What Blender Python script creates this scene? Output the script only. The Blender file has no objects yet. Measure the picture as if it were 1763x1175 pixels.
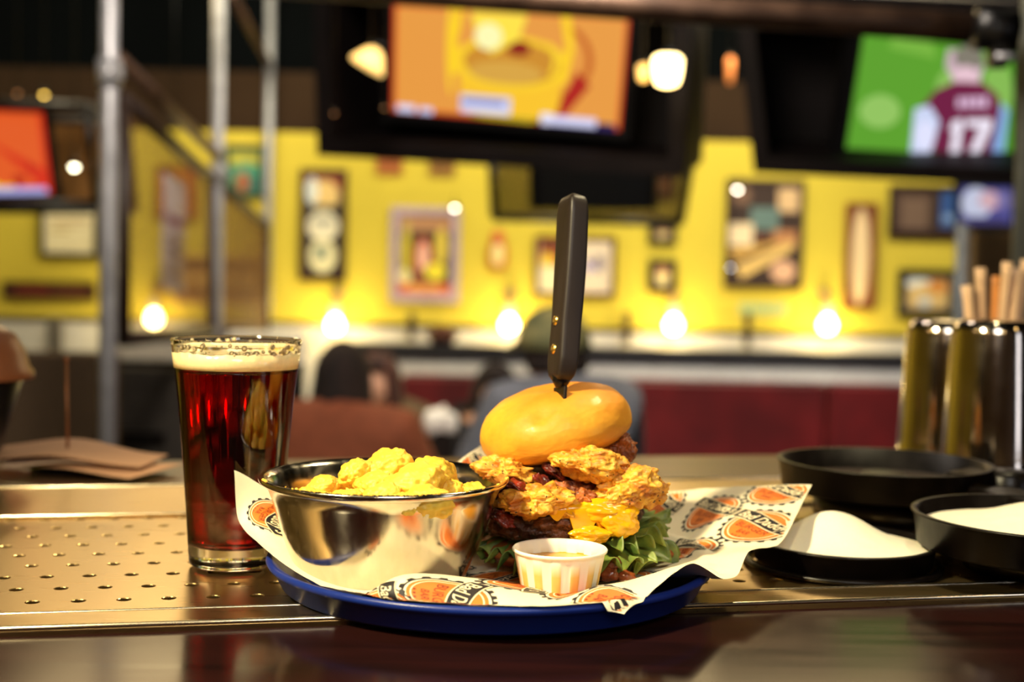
import bpy, math, random
import numpy as np
from mathutils import Vector, Matrix, noise

random.seed(7)
C = bpy.context.scene.collection
S = bpy.context.scene
PI = math.pi

# ------------------------------------------------------------------ camera
CAM = Vector((0, 0, 1.30)); FPX = 2300.0; W, H = 1763, 1175
PITCH = math.atan((587.5 - 470) / FPX); ROLL = math.radians(1.2)
cam_d = bpy.data.cameras.new('camera'); cam = bpy.data.objects.new('camera', cam_d); C.objects.link(cam)
cam_d.sensor_width = 36; cam_d.lens = 36 * FPX / W; cam_d.clip_start = .02; cam_d.clip_end = 60
ROT = Matrix.Rotation(PI / 2 - PITCH, 3, 'X') @ Matrix.Rotation(ROLL, 3, 'Z')
cam.matrix_world = Matrix.Translation(CAM) @ ROT.to_4x4()
cam_d.dof.use_dof = True; cam_d.dof.focus_distance = .80; cam_d.dof.aperture_fstop = 4.4
S.camera = cam
# ------------------------------------------------------------------ world, exposure
wd = bpy.data.worlds.new('world'); S.world = wd; wd.use_nodes = True
wd.node_tree.nodes['Background'].inputs[0].default_value = (.010, .009, .008, 1)
wd.node_tree.nodes['Background'].inputs[1].default_value = 1
S.view_settings.view_transform = 'Standard'; S.view_settings.look = 'None'
S.view_settings.gamma = 1; S.view_settings.exposure = 0.0
S.view_settings.use_curve_mapping = False
# ------------------------------------------------------------------ lights
def light(kind, loc, power, col, size=.2, aim=None, spot=None, blend=.6):
    l = bpy.data.lights.new('lamp_light', kind); l.energy = power; l.color = col
    if kind == 'AREA': l.shape = 'DISK'; l.size = size
    else: l.shadow_soft_size = size
    if kind == 'SPOT': l.spot_size = math.radians(spot); l.spot_blend = blend
    o = bpy.data.objects.new('lamp_light', l); C.objects.link(o); o.location = loc
    if aim is not None: o.rotation_euler = (Vector(aim) - Vector(loc)).to_track_quat('-Z', 'Y').to_euler()
    return o
WARM = (1, .66, .27); SOFT = (1, .80, .52); COOL = (.9, .95, 1)
light('SPOT', (-.75, .20, 2.15), 175, (1, .84, .50), .05, (.05, .88, 1.14), 50)       # key over the customer's left shoulder
light('SPOT', (.55, 1.35, 2.35), 85, (1, .84, .50), .05, (.10, .90, 1.12), 54)        # lamp over the back of the bar
light('AREA', (.3, -.9, 2.3), 16, (.95, .92, .88), .7, (0, .8, 1.15))                   # soft room light behind the camera
for x, pw_ in ((-3.0, 16), (-1.0, 34), (.9, 40), (3.2, 14)):                              # wall washers under the ceiling
    light('AREA', (x, 5.0, 2.9), pw_, (1, .90, .62), .35, (x, 6.5, 1.35))
for x in (-1.3, 1.1):                                                                   # ceiling lights at the far side, facing the bar
    light('AREA', (x, 5.0, 3.15), 48, (1, .74, .36), 1.6, (x * .2, .9, 1.1))
light('AREA', (-.2, 2.0, 2.6), 60, (1, .88, .74), .6, (.1, 5.0, .75))                     # added fill over the aisle to brighten people and booth
light('AREA', (1.2, 4.2, 2.9), 34, (.95, .95, 1), .5, (1.0, 6.1, .8))  # added cool fill on the booth

# ------------------------------------------------------------------ pixel helpers (used to take sizes off the photograph)
def ray(px, py): return ROT @ Vector(((px - W / 2) / FPX, -(py - H / 2) / FPX, -1))
def at(px, py, Y):
    d = ray(px, py); return CAM + d * (Y / d.y)
def on(px, py, z):
    d = ray(px, py); return CAM + d * ((z - CAM.z) / d.z)
BZ = 1.10
A0 = on(0, 1085, BZ); B0 = on(1763, 1025, BZ)
EU = (B0 - A0).normalized(); EV = Vector((-EU.y, EU.x, 0))
def bar(u, v, z): q = A0 + EU * u + EV * v; return Vector((q.x, q.y, z))

# ------------------------------------------------------------------ materials
def lin(c):
    return tuple(((v / 255) / 12.92 if v / 255 <= .04045 else ((v / 255 + .055) / 1.055) ** 2.4) for v in c)
_m = {}
def mat(name, col, rough=.6, metal=0.0, var=.12, scale=30, bump=0.0, emit=0.0, ecol=None, trans=0.0, ior=1.45,
        aniso=0.0, coat=0.0, sss=0.0, spec=.5, alpha=1.0, col2=None, stretch=None, rvar=0.0, bdist=.001):
    if name in _m: return _m[name]
    m = bpy.data.materials.new(name); m.use_nodes = True; nt = m.node_tree; N = nt.nodes; L = nt.links
    b = N['Principled BSDF']; c = lin(col)
    b.inputs['Roughness'].default_value = rough; b.inputs['Metallic'].default_value = metal
    b.inputs['IOR'].default_value = ior; b.inputs['Transmission Weight'].default_value = trans
    b.inputs['Anisotropic'].default_value = aniso; b.inputs['Coat Weight'].default_value = coat
    b.inputs['Coat Roughness'].default_value = .08
    b.inputs['Specular IOR Level'].default_value = spec; b.inputs['Alpha'].default_value = alpha
    if sss:
        b.inputs['Subsurface Weight'].default_value = sss; b.inputs['Subsurface Radius'].default_value = (1, .45, .2)
        b.inputs['Subsurface Scale'].default_value = .006
    tc = N.new('ShaderNodeTexCoord'); mp = N.new('ShaderNodeMapping'); nz = N.new('ShaderNodeTexNoise')
    L.new(tc.outputs['Object'], mp.inputs[0]); L.new(mp.outputs[0], nz.inputs['Vector'])
    if stretch: mp.inputs['Scale'].default_value = stretch
    nz.inputs['Scale'].default_value = scale; nz.inputs['Detail'].default_value = 5
    cr = N.new('ShaderNodeValToRGB'); L.new(nz.outputs['Fac'], cr.inputs[0])
    c2 = lin(col2) if col2 else tuple(v * (1 - var) for v in c); c1 = c if col2 else tuple(min(1, v * (1 + var)) for v in c)
    cr.color_ramp.elements[0].position = .38; cr.color_ramp.elements[1].position = .62
    cr.color_ramp.elements[0].color = (*c2, 1); cr.color_ramp.elements[1].color = (*c1, 1)
    L.new(cr.outputs[0], b.inputs['Base Color'])
    if emit:
        b.inputs['Emission Color'].default_value = (*lin(ecol or col), 1); b.inputs['Emission Strength'].default_value = emit
    if bump:
        bp = N.new('ShaderNodeBump'); bp.inputs['Strength'].default_value = bump; bp.inputs['Distance'].default_value = bdist
        L.new(nz.outputs['Fac'], bp.inputs['Height']); L.new(bp.outputs[0], b.inputs['Normal'])
    if rvar:
        mr = N.new('ShaderNodeMapRange'); L.new(nz.outputs['Fac'], mr.inputs[0])
        mr.inputs[1].default_value = .3; mr.inputs[2].default_value = .7
        mr.inputs[3].default_value = max(0, rough - rvar); mr.inputs[4].default_value = min(1, rough + rvar)
        L.new(mr.outputs[0], b.inputs['Roughness'])
    _m[name] = m; return m

def food_mat(name, base, dark, speck=None, scale=60, rough=.5, bump=.6, bdist=.0012, lo=.40, hi=.60, sss=.15, spec=.5, fine=420, pale=None):
    """two-tone cooked surface with fine grain and optional pepper specks"""
    if name in _m: return _m[name]
    m = bpy.data.materials.new(name); m.use_nodes = True; nt = m.node_tree; N = nt.nodes; L = nt.links
    b = N['Principled BSDF']; b.inputs['Roughness'].default_value = rough; b.inputs['Specular IOR Level'].default_value = spec
    b.inputs['Subsurface Weight'].default_value = sss; b.inputs['Subsurface Radius'].default_value = (1, .5, .15)
    b.inputs['Subsurface Scale'].default_value = .004
    tc = N.new('ShaderNodeTexCoord')
    n1 = N.new('ShaderNodeTexNoise'); n1.inputs['Scale'].default_value = scale; n1.inputs['Detail'].default_value = 6; n1.inputs['Roughness'].default_value = .6
    n2 = N.new('ShaderNodeTexNoise'); n2.inputs['Scale'].default_value = fine; n2.inputs['Detail'].default_value = 4
    for n in (n1, n2): L.new(tc.outputs['Object'], n.inputs['Vector'])
    cr = N.new('ShaderNodeValToRGB'); L.new(n1.outputs['Fac'], cr.inputs[0])
    e = cr.color_ramp.elements; e[0].position = lo; e[0].color = (*lin(dark), 1); e[1].position = hi; e[1].color = (*lin(base), 1)
    if pale: q = e.new(min(.95, hi + .15)); q.color = (*lin(pale), 1)
    out = cr.outputs[0]
    if speck:
        v = N.new('ShaderNodeTexNoise'); v.inputs['Scale'].default_value = 620; v.inputs['Detail'].default_value = 0
        L.new(tc.outputs['Object'], v.inputs['Vector'])
        r = N.new('ShaderNodeValToRGB'); L.new(v.outputs['Fac'], r.inputs[0]); r.color_ramp.elements[0].position = .765; r.color_ramp.elements[1].position = .79
        mx = N.new('ShaderNodeMix'); mx.data_type = 'RGBA'; L.new(r.outputs[0], mx.inputs[0]); L.new(out, mx.inputs[6]); mx.inputs[7].default_value = (*lin(speck), 1)
        out = mx.outputs[2]
    L.new(out, b.inputs['Base Color'])
    ad = N.new('ShaderNodeMath'); ad.operation = 'MULTIPLY_ADD'; L.new(n2.outputs['Fac'], ad.inputs[0]); ad.inputs[1].default_value = .35; L.new(n1.outputs['Fac'], ad.inputs[2])
    bp = N.new('ShaderNodeBump'); bp.inputs['Strength'].default_value = bump; bp.inputs['Distance'].default_value = bdist
    L.new(ad.outputs[0], bp.inputs['Height']); L.new(bp.outputs[0], b.inputs['Normal'])
    _m[name] = m; return m

def flat(rgb, rough=.7, emit=0):
    """a plain printed / lit colour"""
    n = 'print_%d_%d_%d%s' % (*rgb, '_lit' if emit else '')
    if emit: return mat(n + str(emit), (5, 5, 5) if emit else rgb, rough, emit=emit, ecol=rgb, var=0)
    return mat(n, rgb, rough, var=.05, scale=40)

# ------------------------------------------------------------------ mesh helpers
def mesh_obj(name, verts, faces, mats, parent=None, midx=None, smooth=True, loc=None):
    me = bpy.data.meshes.new(name); me.from_pydata([tuple(v) for v in verts], [], faces)
    if not isinstance(mats, (list, tuple)): mats = [mats]
    for m in mats: me.materials.append(m)
    if midx is not None: me.polygons.foreach_set('material_index', midx)
    if smooth: me.polygons.foreach_set('use_smooth', [True] * len(me.polygons))
    me.update()
    o = bpy.data.objects.new(name, me); C.objects.link(o)
    if parent is not None: o.parent = parent
    return o

class MB:
    def __init__(s): s.v = []; s.f = []; s.m = []; s.sm = []
    def add(s, vs, fs, mi=0, smooth=True):
        k = len(s.v); s.v += [Vector(v) for v in vs]; s.f += [tuple(i + k for i in f) for f in fs]
        s.m += [mi] * len(fs); s.sm += [smooth] * len(fs); return s
    def box(s, c, d, mi=0, rot=None, bevel=None):
        c = Vector(c); h = [x / 2 for x in d]
        b = bevel if bevel is not None else min(d) * .12
        vs = []; 
        # chamfered box: 24 vertices
        def P(x, y, z): 
            q = Vector((x, y, z)); 
            return (rot @ q if rot else q) + c
        X, Y, Z = h
        idx = {}
        for sx in (-1, 1):
            for sy in (-1, 1):
                for sz in (-1, 1):
                    for ax in range(3):
                        p = [sx * (X - b), sy * (Y - b), sz * (Z - b)]; p[ax] = (sx * X, sy * Y, sz * Z)[ax]
                        idx[(sx, sy, sz, ax)] = len(vs); vs.append(P(*p))
        fs = []
        for ax in range(3):
            o1, o2 = [(1, 2), (2, 0), (0, 1)][ax]
            for sg in (-1, 1):
                q = []
                for a, bb in ((-1, -1), (1, -1), (1, 1), (-1, 1)):
                    k = [0, 0, 0]; k[ax] = sg; k[o1] = a; k[o2] = bb; q.append(idx[(*k, ax)])
                fs.append(tuple(q if sg > 0 else q[::-1]))
        for ax in range(3):
            o1, o2 = [(1, 2), (2, 0), (0, 1)][ax]
            for a in (-1, 1):
                for bb in (-1, 1):
                    def K(v, w): k = [0, 0, 0]; k[ax] = v; k[o1] = a; k[o2] = bb; return idx[(*k, w)]
                    q = (K(-1, o1), K(1, o1), K(1, o2), K(-1, o2))
                    fs.append(q if a * bb > 0 else q[::-1])
        for sx in (-1, 1):
            for sy in (-1, 1):
                for sz in (-1, 1):
                    q = (idx[(sx, sy, sz, 0)], idx[(sx, sy, sz, 1)], idx[(sx, sy, sz, 2)])
                    fs.append(q if sx * sy * sz > 0 else q[::-1])
        return s.add(vs, fs, mi, False)
    def lathe(s, prof, n=48, c=(0, 0, 0), mi=0, M=None, close=False):
        c = Vector(c); vs = []; fs = []
        for r, z in prof:
            for k in range(n):
                a = 2 * PI * k / n; q = Vector((r * math.cos(a), r * math.sin(a), z))
                vs.append((M @ q if M else q) + c)
        for i in range(len(prof) - (0 if close else 1)):
            j = (i + 1) % len(prof)
            for k in range(n):
                k2 = (k + 1) % n; fs.append((i * n + k, i * n + k2, j * n + k2, j * n + k))
        return s.add(vs, fs, mi)
    def disc(s, r, z, n=48, c=(0, 0, 0), mi=0):
        c = Vector(c); return s.add([Vector((r * math.cos(2 * PI * k / n), r * math.sin(2 * PI * k / n), z)) + c for k in range(n)], [tuple(range(n))], mi, False)
    def tube(s, pts, r, n=12, mi=0, caps=True):
        pts = [Vector(p) for p in pts]; rs = r if isinstance(r, (list, tuple)) else [r] * len(pts)
        vs = []; fs = []; up = Vector((0, 0, 1)); prev = None
        for i, p in enumerate(pts):
            t = (pts[min(i + 1, len(pts) - 1)] - pts[max(i - 1, 0)]).normalized()
            if prev is None: a = t.cross(up if abs(t.z) < .9 else Vector((1, 0, 0))).normalized()
            else: a = (prev - t * prev.dot(t)).normalized()
            prev = a; b = t.cross(a)
            for k in range(n): an = 2 * PI * k / n; vs.append(p + (a * math.cos(an) + b * math.sin(an)) * rs[i])
        for i in range(len(pts) - 1):
            for k in range(n): k2 = (k + 1) % n; fs.append((i * n + k, i * n + k2, (i + 1) * n + k2, (i + 1) * n + k))
        if caps: fs.append(tuple(range(n))[::-1]); fs.append(tuple((len(pts) - 1) * n + k for k in range(n)))
        return s.add(vs, fs, mi)
    def grid(s, fn, nu, nv, mi=0, flip=False):
        vs = [fn(i / nu, j / nv) for j in range(nv + 1) for i in range(nu + 1)]
        fs = [(j * (nu + 1) + i, j * (nu + 1) + i + 1, (j + 1) * (nu + 1) + i + 1, (j + 1) * (nu + 1) + i) for j in range(nv) for i in range(nu)]
        return s.add(vs, [f[::-1] for f in fs] if flip else fs, mi)
    def build(s, name, mats, parent=None):
        o = mesh_obj(name, s.v, s.f, mats, parent, s.m, False)
        o.data.polygons.foreach_set('use_smooth', s.sm); return o

def solid(o, t, off=-1):
    m = o.modifiers.new('thickness', 'SOLIDIFY'); m.thickness = t; m.offset = off; return o
def tag(o, label=None, cat=None, group=None, kind=None):
    if label: o['label'] = label
    if cat: o['category'] = cat
    if group: o['group'] = group
    if kind: o['kind'] = kind
    return o
def empty(name, loc, label=None, cat=None, group=None, rz=0):
    o = bpy.data.objects.new(name, None); C.objects.link(o); o.location = loc; o.rotation_euler.z = rz
    o.empty_display_size = .05; tag(o, label, cat, group)
    o['_w'] = 1; del o['_w']; return o
def keep(child, root):
    """parent while keeping the world placement of geometry modelled in world space"""
    child.parent = root; child.matrix_parent_inverse = (Matrix.Translation(root.location) @ Matrix.Rotation(root.rotation_euler.z, 4, 'Z')).inverted(); return child
def structure(o): o['kind'] = 'structure'; return o

_ico = {}
def ico(sub):
    if sub not in _ico:
        import bmesh
        b = bmesh.new(); bmesh.ops.create_icosphere(b, subdivisions=sub, radius=1)
        _ico[sub] = ([v.co.copy() for v in b.verts], [tuple(v.index for v in f.verts) for f in b.faces]); b.free()
    return _ico[sub]
def blob(c, d, sub=4, amp=.15, freq=2.5, seed=0, fine=.04, ffreq=9, ridged=False, M=None, flatbot=None):
    """a lump: unit sphere displaced with noise, scaled by d, at c"""
    vs, fs = ico(sub); out = []; sv = Vector((seed * 7.13, seed * 3.7, seed * 1.9))
    for v in vs:
        n = noise.fractal(v * freq + sv, .9, 2.0, 3)
        if ridged: n = n * .5 + (.5 - abs(noise.noise(v * freq * 1.7 + sv)) * 2.2)
        k = 1 + amp * n + fine * noise.noise(v * ffreq + sv)
        q = Vector((v.x * d[0] * k, v.y * d[1] * k, v.z * d[2] * k))
        if flatbot is not None and q.z < flatbot: q.z = flatbot + (q.z - flatbot) * .15
        if M: q = M @ q
        out.append(q + Vector(c))
    return out, fs

# ================================================================== ROOM
FZ = -.15                                  # dining-room floor, a step below the bar
WY = 6.5                                   # distance of the yellow wall
yellow = mat('yellow_wall_paint', (212, 190, 62), .85, var=.05, scale=2)
brownp = mat('brown_wall_paint', (50, 36, 24), .9, scale=2, spec=.1)
blackp = mat('black_ceiling_paint', (5, 7, 8), .95, scale=3, spec=.05)
cream_panel = mat('pale_wainscot', (214, 208, 196), .5, var=.06, scale=3)
dark_wood = mat('dark_brown_wood', (44, 28, 20), .4, var=.3, scale=6, stretch=(1, 1, 8))
black_metal = mat('black_metal', (18, 17, 17), .35, .3, scale=20)
ZR = at(881, 563, WY).z; ZY = at(881, 236, WY).z; ZB = at(881, 132, WY).z
def wall_strip(name, z0, z1, m, y=WY, x0=-4.2, x1=4.4, t=.1):
    b = MB(); b.box(((x0 + x1) / 2, y + t / 2, (z0 + z1) / 2), (x1 - x0, t, z1 - z0), bevel=.001); return structure(b.build(name, m))
wall_strip('wall_back', ZR, ZY, yellow)
wall_strip('trim_1', ZY, ZB, brownp)
wall_strip('trim_2', ZB, 3.3, blackp)
wall_strip('wall_back_wainscot', FZ, ZR - .017, cream_panel)
wall_strip('trim_3', ZR - .016, ZR + .004, dark_wood, WY - .012, t=.05)
for nm, x, m in (('wall_left', -4.25, yellow), ('wall_right', 4.45, brownp)):
    b = MB(); b.box((x, 2, 1.575), (.1, 9.2, 3.45), bevel=.001); structure(b.build(nm, m))
# tall daylight window on the right-hand wall, behind the viewer's right shoulder
wx_, wy0, wy1, wz0, wz1 = 4.39, -1.75, -1.0, .75, 2.55
b = MB(); b.box((wx_, (wy0 + wy1) / 2, (wz0 + wz1) / 2), (.01, wy1 - wy0, wz1 - wz0), bevel=.001)
structure(b.build('window_1', mat('daylight_pane', (220, 230, 255), emit=4.5, ecol=(232, 236, 250), var=0)))
b = MB()
for y in (wy0 - .03, (wy0 + wy1) / 2, wy1 + .03): b.box((wx_ - .02, y, (wz0 + wz1) / 2), (.05, .05, wz1 - wz0 + .1), bevel=.004)
for z in (wz0 - .03, wz1 + .03): b.box((wx_ - .02, (wy0 + wy1) / 2, z), (.05, wy1 - wy0 + .1, .05), bevel=.004)
structure(b.build('trim_4', dark_wood))
b = MB(); b.box((.1, -2.65, 1.575), (8.8, .1, 3.45), bevel=.001); structure(b.build('wall_front', mat('front_wall_paint', (96, 74, 52), .8)))
b = MB(); b.box((.1, 2, 3.35), (8.8, 9.3, .1), bevel=.001); structure(b.build('ceiling', blackp))
b = MB(); b.box((.1, 2, FZ - .05), (8.8, 9.3, .1), bevel=.001); structure(b.build('floor', mat('dark_floor_tiles', (30, 22, 19), .45, scale=3)))
# posts on the wainscot, joints of the panels
pale_metal = mat('pale_brushed_strip', (222, 220, 214), .45, 0, scale=60)
# booth: ledge, perforated strip and red back
YB = 6.0
booth = empty('booth_bench', (1.0, YB, 0), 'long red vinyl booth bench with black top ledge below the yellow wall', 'booth')
zl1 = at(1300, 605, YB).z; zl0 = at(1300, 631, YB).z; zs0 = at(1300, 657, YB).z
red_vinyl = mat('red_vinyl', (108, 24, 27), .45, col2=(84, 18, 21), scale=5, bump=.15, bdist=.01)
def wb(name, x0, x1, y0, y1, z0, z1, m, root, bev=.004):
    b = MB(); b.box(((x0 + x1) / 2, (y0 + y1) / 2, (z0 + z1) / 2), (x1 - x0, y1 - y0, z1 - z0), bevel=bev); return keep(b.build(name, m), root)
xb0 = at(600, 640, YB).x; xb1 = 1.93
wb('top_ledge', xb0, xb1, YB - .02, YB + .10, zl0, zl1, mat('black_ledge', (34, 32, 36), .6, scale=8), booth)
wb('metal_strip', xb0, xb1, YB - .01, YB + .10, zs0, zl0 - .002, pale_metal, booth)
sx = [xb0, at(1034, 700, YB).x - .9, at(1418, 700, YB).x, xb1]
for a, c in zip(sx[:-1], sx[1:]):
    wb('back_cushion', a + .006, c - .006, YB - .07, YB + .10, .36, zs0 - .004, red_vinyl, booth, .012)
    wb('seat_cushion', a + .006, c - .006, YB - .60, YB - .07, .24, .34, red_vinyl, booth, .03)
wb('plinth', xb0, xb1, YB - .52, YB + .2, FZ, .24, dark_wood, booth)
# upright posts on the wainscot
for px in (708, 1080, 1287):
    b = MB(); p0 = at(px, 590, WY - .06)
    b.box((p0.x, WY - .045, (zl1 + at(px, 538, WY).z) / 2), (.035, .03, at(px, 538, WY).z - zl1), bevel=.003)
    structure(b.build('trim_post', dark_wood))

# low half wall on the left with a pale cap
def slab(name, x0, x1, y0, y1, z0, z1, m, label=None, cat=None, kind=None, bev=.004):
    b = MB(); b.box(((x0 + x1) / 2, (y0 + y1) / 2, (z0 + z1) / 2), (x1 - x0, y1 - y0, z1 - z0), bevel=bev); o = b.build(name, m); tag(o, label, cat, None, kind); return o

# ------------------------------------------------------------------ pictures on the yellow wall
def poly(kind, x0, y0, x1, y1, n=24):
    if kind == 'r': return [(x0, y0), (x1, y0), (x1, y1), (x0, y1)]
    cx, cy, rx, ry = (x0 + x1) / 2, (y0 + y1) / 2, abs(x1 - x0) / 2, abs(y1 - y0) / 2
    return [(cx + rx * math.cos(2 * PI * k / n), cy + ry * math.sin(2 * PI * k / n)) for k in range(n)]
def art(name, blocks, P, step, parent, emit=0):
    """flat artwork: blocks (shape, x0, y0, x1, y1, rgb) or ('p', points, rgb) in unit coordinates, y downwards; P maps (x, y, lift) to 3D"""
    b = MB(); mats = []
    for k, bl in enumerate(blocks):
        pts, col = (bl[1], bl[2]) if bl[0] == 'p' else (poly(*bl[:5]), bl[5])
        m = flat(col, emit=emit)
        if m not in mats: mats.append(m)
        b.add([P(x, y, step * (k + 1)) for x, y in pts], [tuple(range(len(pts)))], mats.index(m), False)
    return b.build(name, mats, parent)
def picture(name, rect, label, cat, fcol, fw, blocks, Y=WY, group=None, deep=.03, glass=False, bg=(200, 190, 170)):
    x0, y0, x1, y1 = rect; a = at(x0, y0, Y); c = at(x1, y1, Y)
    cx, cz = (a.x + c.x) / 2, (a.z + c.z) / 2; w, h = abs(c.x - a.x), abs(a.z - c.z); f = fw / FPX * Y
    r = empty(name, (cx, Y, cz), label, cat, group); b = MB(); y = -deep / 2
    b.box((0, y, h / 2 - f / 2), (w, deep, f)); b.box((0, y, -h / 2 + f / 2), (w, deep, f))
    b.box((-w / 2 + f / 2, y, 0), (f, deep, h - 2 * f)); b.box((w / 2 - f / 2, y, 0), (f, deep, h - 2 * f))
    b.build('frame', mat('frame_%d_%d_%d' % fcol, fcol, .4, scale=15), r)
    iw, ih = w - 2 * f, h - 2 * f
    bk = MB(); bk.box((0, -deep * .25, 0), (iw + .002, deep * .5, ih + .002), bevel=.0005); bk.build('backing', flat(bg), r)
    if blocks: art('print', blocks, lambda u, v, l: Vector(((u - .5) * iw, -deep * .5 - .0004 - l, (.5 - v) * ih)), .0006, r)
    return r
BR = (60, 34, 22); DK = (28, 20, 18)
picture('framed_picture', (518, 291, 596, 484), 'tall dark-framed picture of three stacked pale panels, left of the bottle poster', 'picture', BR, 10,
        [('r', 0, 0, 1, .2, (150, 70, 40)), ('e', .1, .05, .95, .38, (225, 190, 120)), ('e', 0, .02, .35, .3, (215, 220, 215)), ('r', .15, .30, .9, .36, (60, 60, 50)),
         ('e', .05, .36, .95, .66, (235, 225, 195)), ('r', .2, .44, .8, .5, (150, 150, 140)), ('e', .1, .64, .9, .98, (225, 215, 170)), ('r', .3, .72, .6, .84, (100, 120, 110))], bg=(40, 34, 30))
picture('framed_poster', (674, 356, 790, 522), 'silver-framed poster of bottles and yellow fruit on dark ground', 'picture', (176, 156, 170), 14,
        [('r', 0, 0, 1, .2, (176, 128, 90)), ('r', .02, .2, .98, .85, (62, 42, 30)), ('e', .02, .16, .25, .8, (190, 170, 50)), ('r', .1, .08, .2, .25, (200, 180, 90)),
         ('e', .68, .16, .93, .62, (210, 185, 70)), ('e', .3, .28, .62, .82, (200, 90, 60)), ('e', .38, .34, .55, .72, (235, 190, 170)), ('e', .42, .62, .95, .84, (60, 70, 60)),
         ('e', .5, .60, .9, .82, (230, 210, 50)), ('e', 0, .68, .25, .9, (230, 215, 150)), ('r', 0, .86, 1, 1, (205, 100, 50)), ('r', .2, .88, .8, .96, (225, 160, 80))], bg=(62, 42, 30))
b = MB(); p0 = at(857, 430, WY - .02)
b.lathe([(.0, .09), (.02, .088), (.03, .07), (.032, .04), (.045, .0), (.045, -.07), (.04, -.09), (0, -.092)], 20, M=Matrix.Scale(.35, 3, (0, 1, 0)))
th = b.build('wall_thermometer', mat('red_orange_enamel', (196, 92, 40), .5)); th.location = p0; tag(th, 'small orange rounded bottle-shaped sign right of the bottle poster', 'sign')
b = MB(); b.lathe([(0, .03), (.022, .02), (.026, -.04), (.02, -.075), (0, -.08)], 20, c=(0, -.012, 0), M=Matrix.Scale(.35, 3, (0, 1, 0)))
b.build('pale_face', flat((240, 225, 150)), th)
picture('framed_picture', (921, 406, 1058, 513), 'wide brown-framed picture with blue figures behind the knife handle', 'picture', (92, 52, 26), 7,
        [('r', .02, .02, .48, .5, (170, 80, 36)), ('r', .04, .08, .3, .2, (80, 40, 30)), ('e', .04, .25, .2, .55, (235, 200, 60)), ('r', .0, .5, .5, .98, (235, 220, 180)),
         ('r', .5, .02, .98, .98, (232, 212, 186)), ('e', .62, .3, .7, .62, (70, 60, 150)), ('e', .78, .25, .88, .6, (60, 50, 110)), ('e', .66, .45, .8, .6, (205, 190, 215))], bg=(232, 212, 186))
for rect, lab, col in (((1117, 298, 1163, 342), 'small dark picture seen through the hanging glass box, topmost of its column', (160, 110, 60)),
                       ((1117, 385, 1163, 421), 'small black-framed picture in the middle of its column, just under the glass box', (228, 205, 140)),
                       ((1117, 447, 1163, 504), 'small black-framed portrait, lowest of its column, above the wall lamp', (236, 214, 150))):
    picture('framed_picture', rect, lab, 'picture', DK, 9, [('e', .15, .1, .85, .95, col), ('e', .3, .1, .7, .45, (200, 130, 90))], group='small square pictures above the third wall lamp', bg=(110, 72, 40))
picture('framed_collage', (1250, 308, 1379, 498), 'large dark collage board with pale cards and crossed yellow pennants', 'picture', (66, 44, 30), 6,
        [('e', .05, .03, .3, .22, (120, 90, 70)), ('r', .68, .05, .97, .28, (212, 176, 130)), ('r', .3, .24, .7, .46, (96, 120, 116)), ('r', 0, .4, .34, .62, (240, 215, 175)),
         ('r', .62, .46, .96, .62, (176, 120, 78)), ('p', [(0, .66), (.9, .55), (.1, .76)], (205, 160, 80)), ('p', [(.12, .82), (.9, .56), (.92, .64), (.2, .95)], (222, 184, 110)),
         ('e', .6, .75, .95, .97, (210, 164, 134)), ('r', .36, .5, .56, .56, (110, 60, 40))], bg=(54, 36, 28))
r = picture('carved_board', (1455, 349, 1504, 533), 'tall narrow brown board with a long cream centre strip', 'picture', (120, 66, 34), 8, [('e', .1, .0, .9, 1.0, (226, 190, 140)), ('e', .25, .05, .75, .95, (234, 206, 160))], bg=(120, 66, 34))
picture('display_case', (1530, 318, 1662, 413), 'dark shadow box with grey figures and a blue panel beneath the right television', 'picture', (44, 24, 18), 9,
        [('r', .02, .05, .55, .95, (84, 62, 50)), ('r', .12, .2, .5, .9, (112, 88, 72)), ('r', .68, 0, 1, .85, (44, 84, 150)), ('r', .72, .55, .95, .72, (130, 160, 210)), ('r', 0, .9, 1, 1, (50, 26, 18))], bg=(50, 32, 24))
picture('framed_picture', (1545, 463, 1643, 547), 'black-framed picture of pale orange food behind the shaker tins', 'picture', (22, 24, 22), 13,
        [('e', .0, .05, .6, .35, (240, 245, 240)), ('e', .05, .2, .98, .98, (226, 190, 120)), ('e', .5, .1, .98, .5, (216, 140, 60)), ('e', .3, .6, .6, .95, (200, 205, 205))], bg=(200, 170, 120))
picture('framed_poster', (389, 250, 458, 342), 'green and teal poster with an orange figure behind the far scaffold pole', 'picture', (40, 60, 40), 6,
        [('r', .05, .1, .9, .35, (190, 180, 60)), ('e', .1, .3, .95, .8, (70, 150, 120)), ('e', .25, .5, .6, .95, (176, 96, 60)), ('r', .6, .6, .95, .95, (60, 110, 100))], bg=(60, 110, 80))
picture('framed_print', (272, 285, 341, 378), 'orange print in a thin frame behind the wire mesh panel', 'picture', (140, 80, 24), 4, [('e', .1, .0, .7, .7, (230, 150, 50))], bg=(196, 110, 34))
picture('wide_photograph', (298, 438, 458, 527), 'wide brown photograph of a row of seated figures behind the mesh panel', 'picture', (210, 170, 90), 7,
        [('r', 0, 0, 1, .2, (90, 54, 30))] + [('e', .05 + .18 * k, .25, .19 + .18 * k, .7, (180, 140, 80)) for k in range(5)] + [('r', 0, .78, 1, 1, (120, 76, 40))], bg=(110, 70, 36))
picture('framed_certificate', (70, 354, 173, 445), 'dark-framed pale certificate under the left television cage', 'picture', DK, 8,
        [('r', .1, .2, .9, .25, (190, 150, 90)), ('r', .2, .34, .8, .38, (190, 160, 100)), ('r', .1, .45, .5, .52, (215, 190, 120))], bg=(246, 232, 190))
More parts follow.
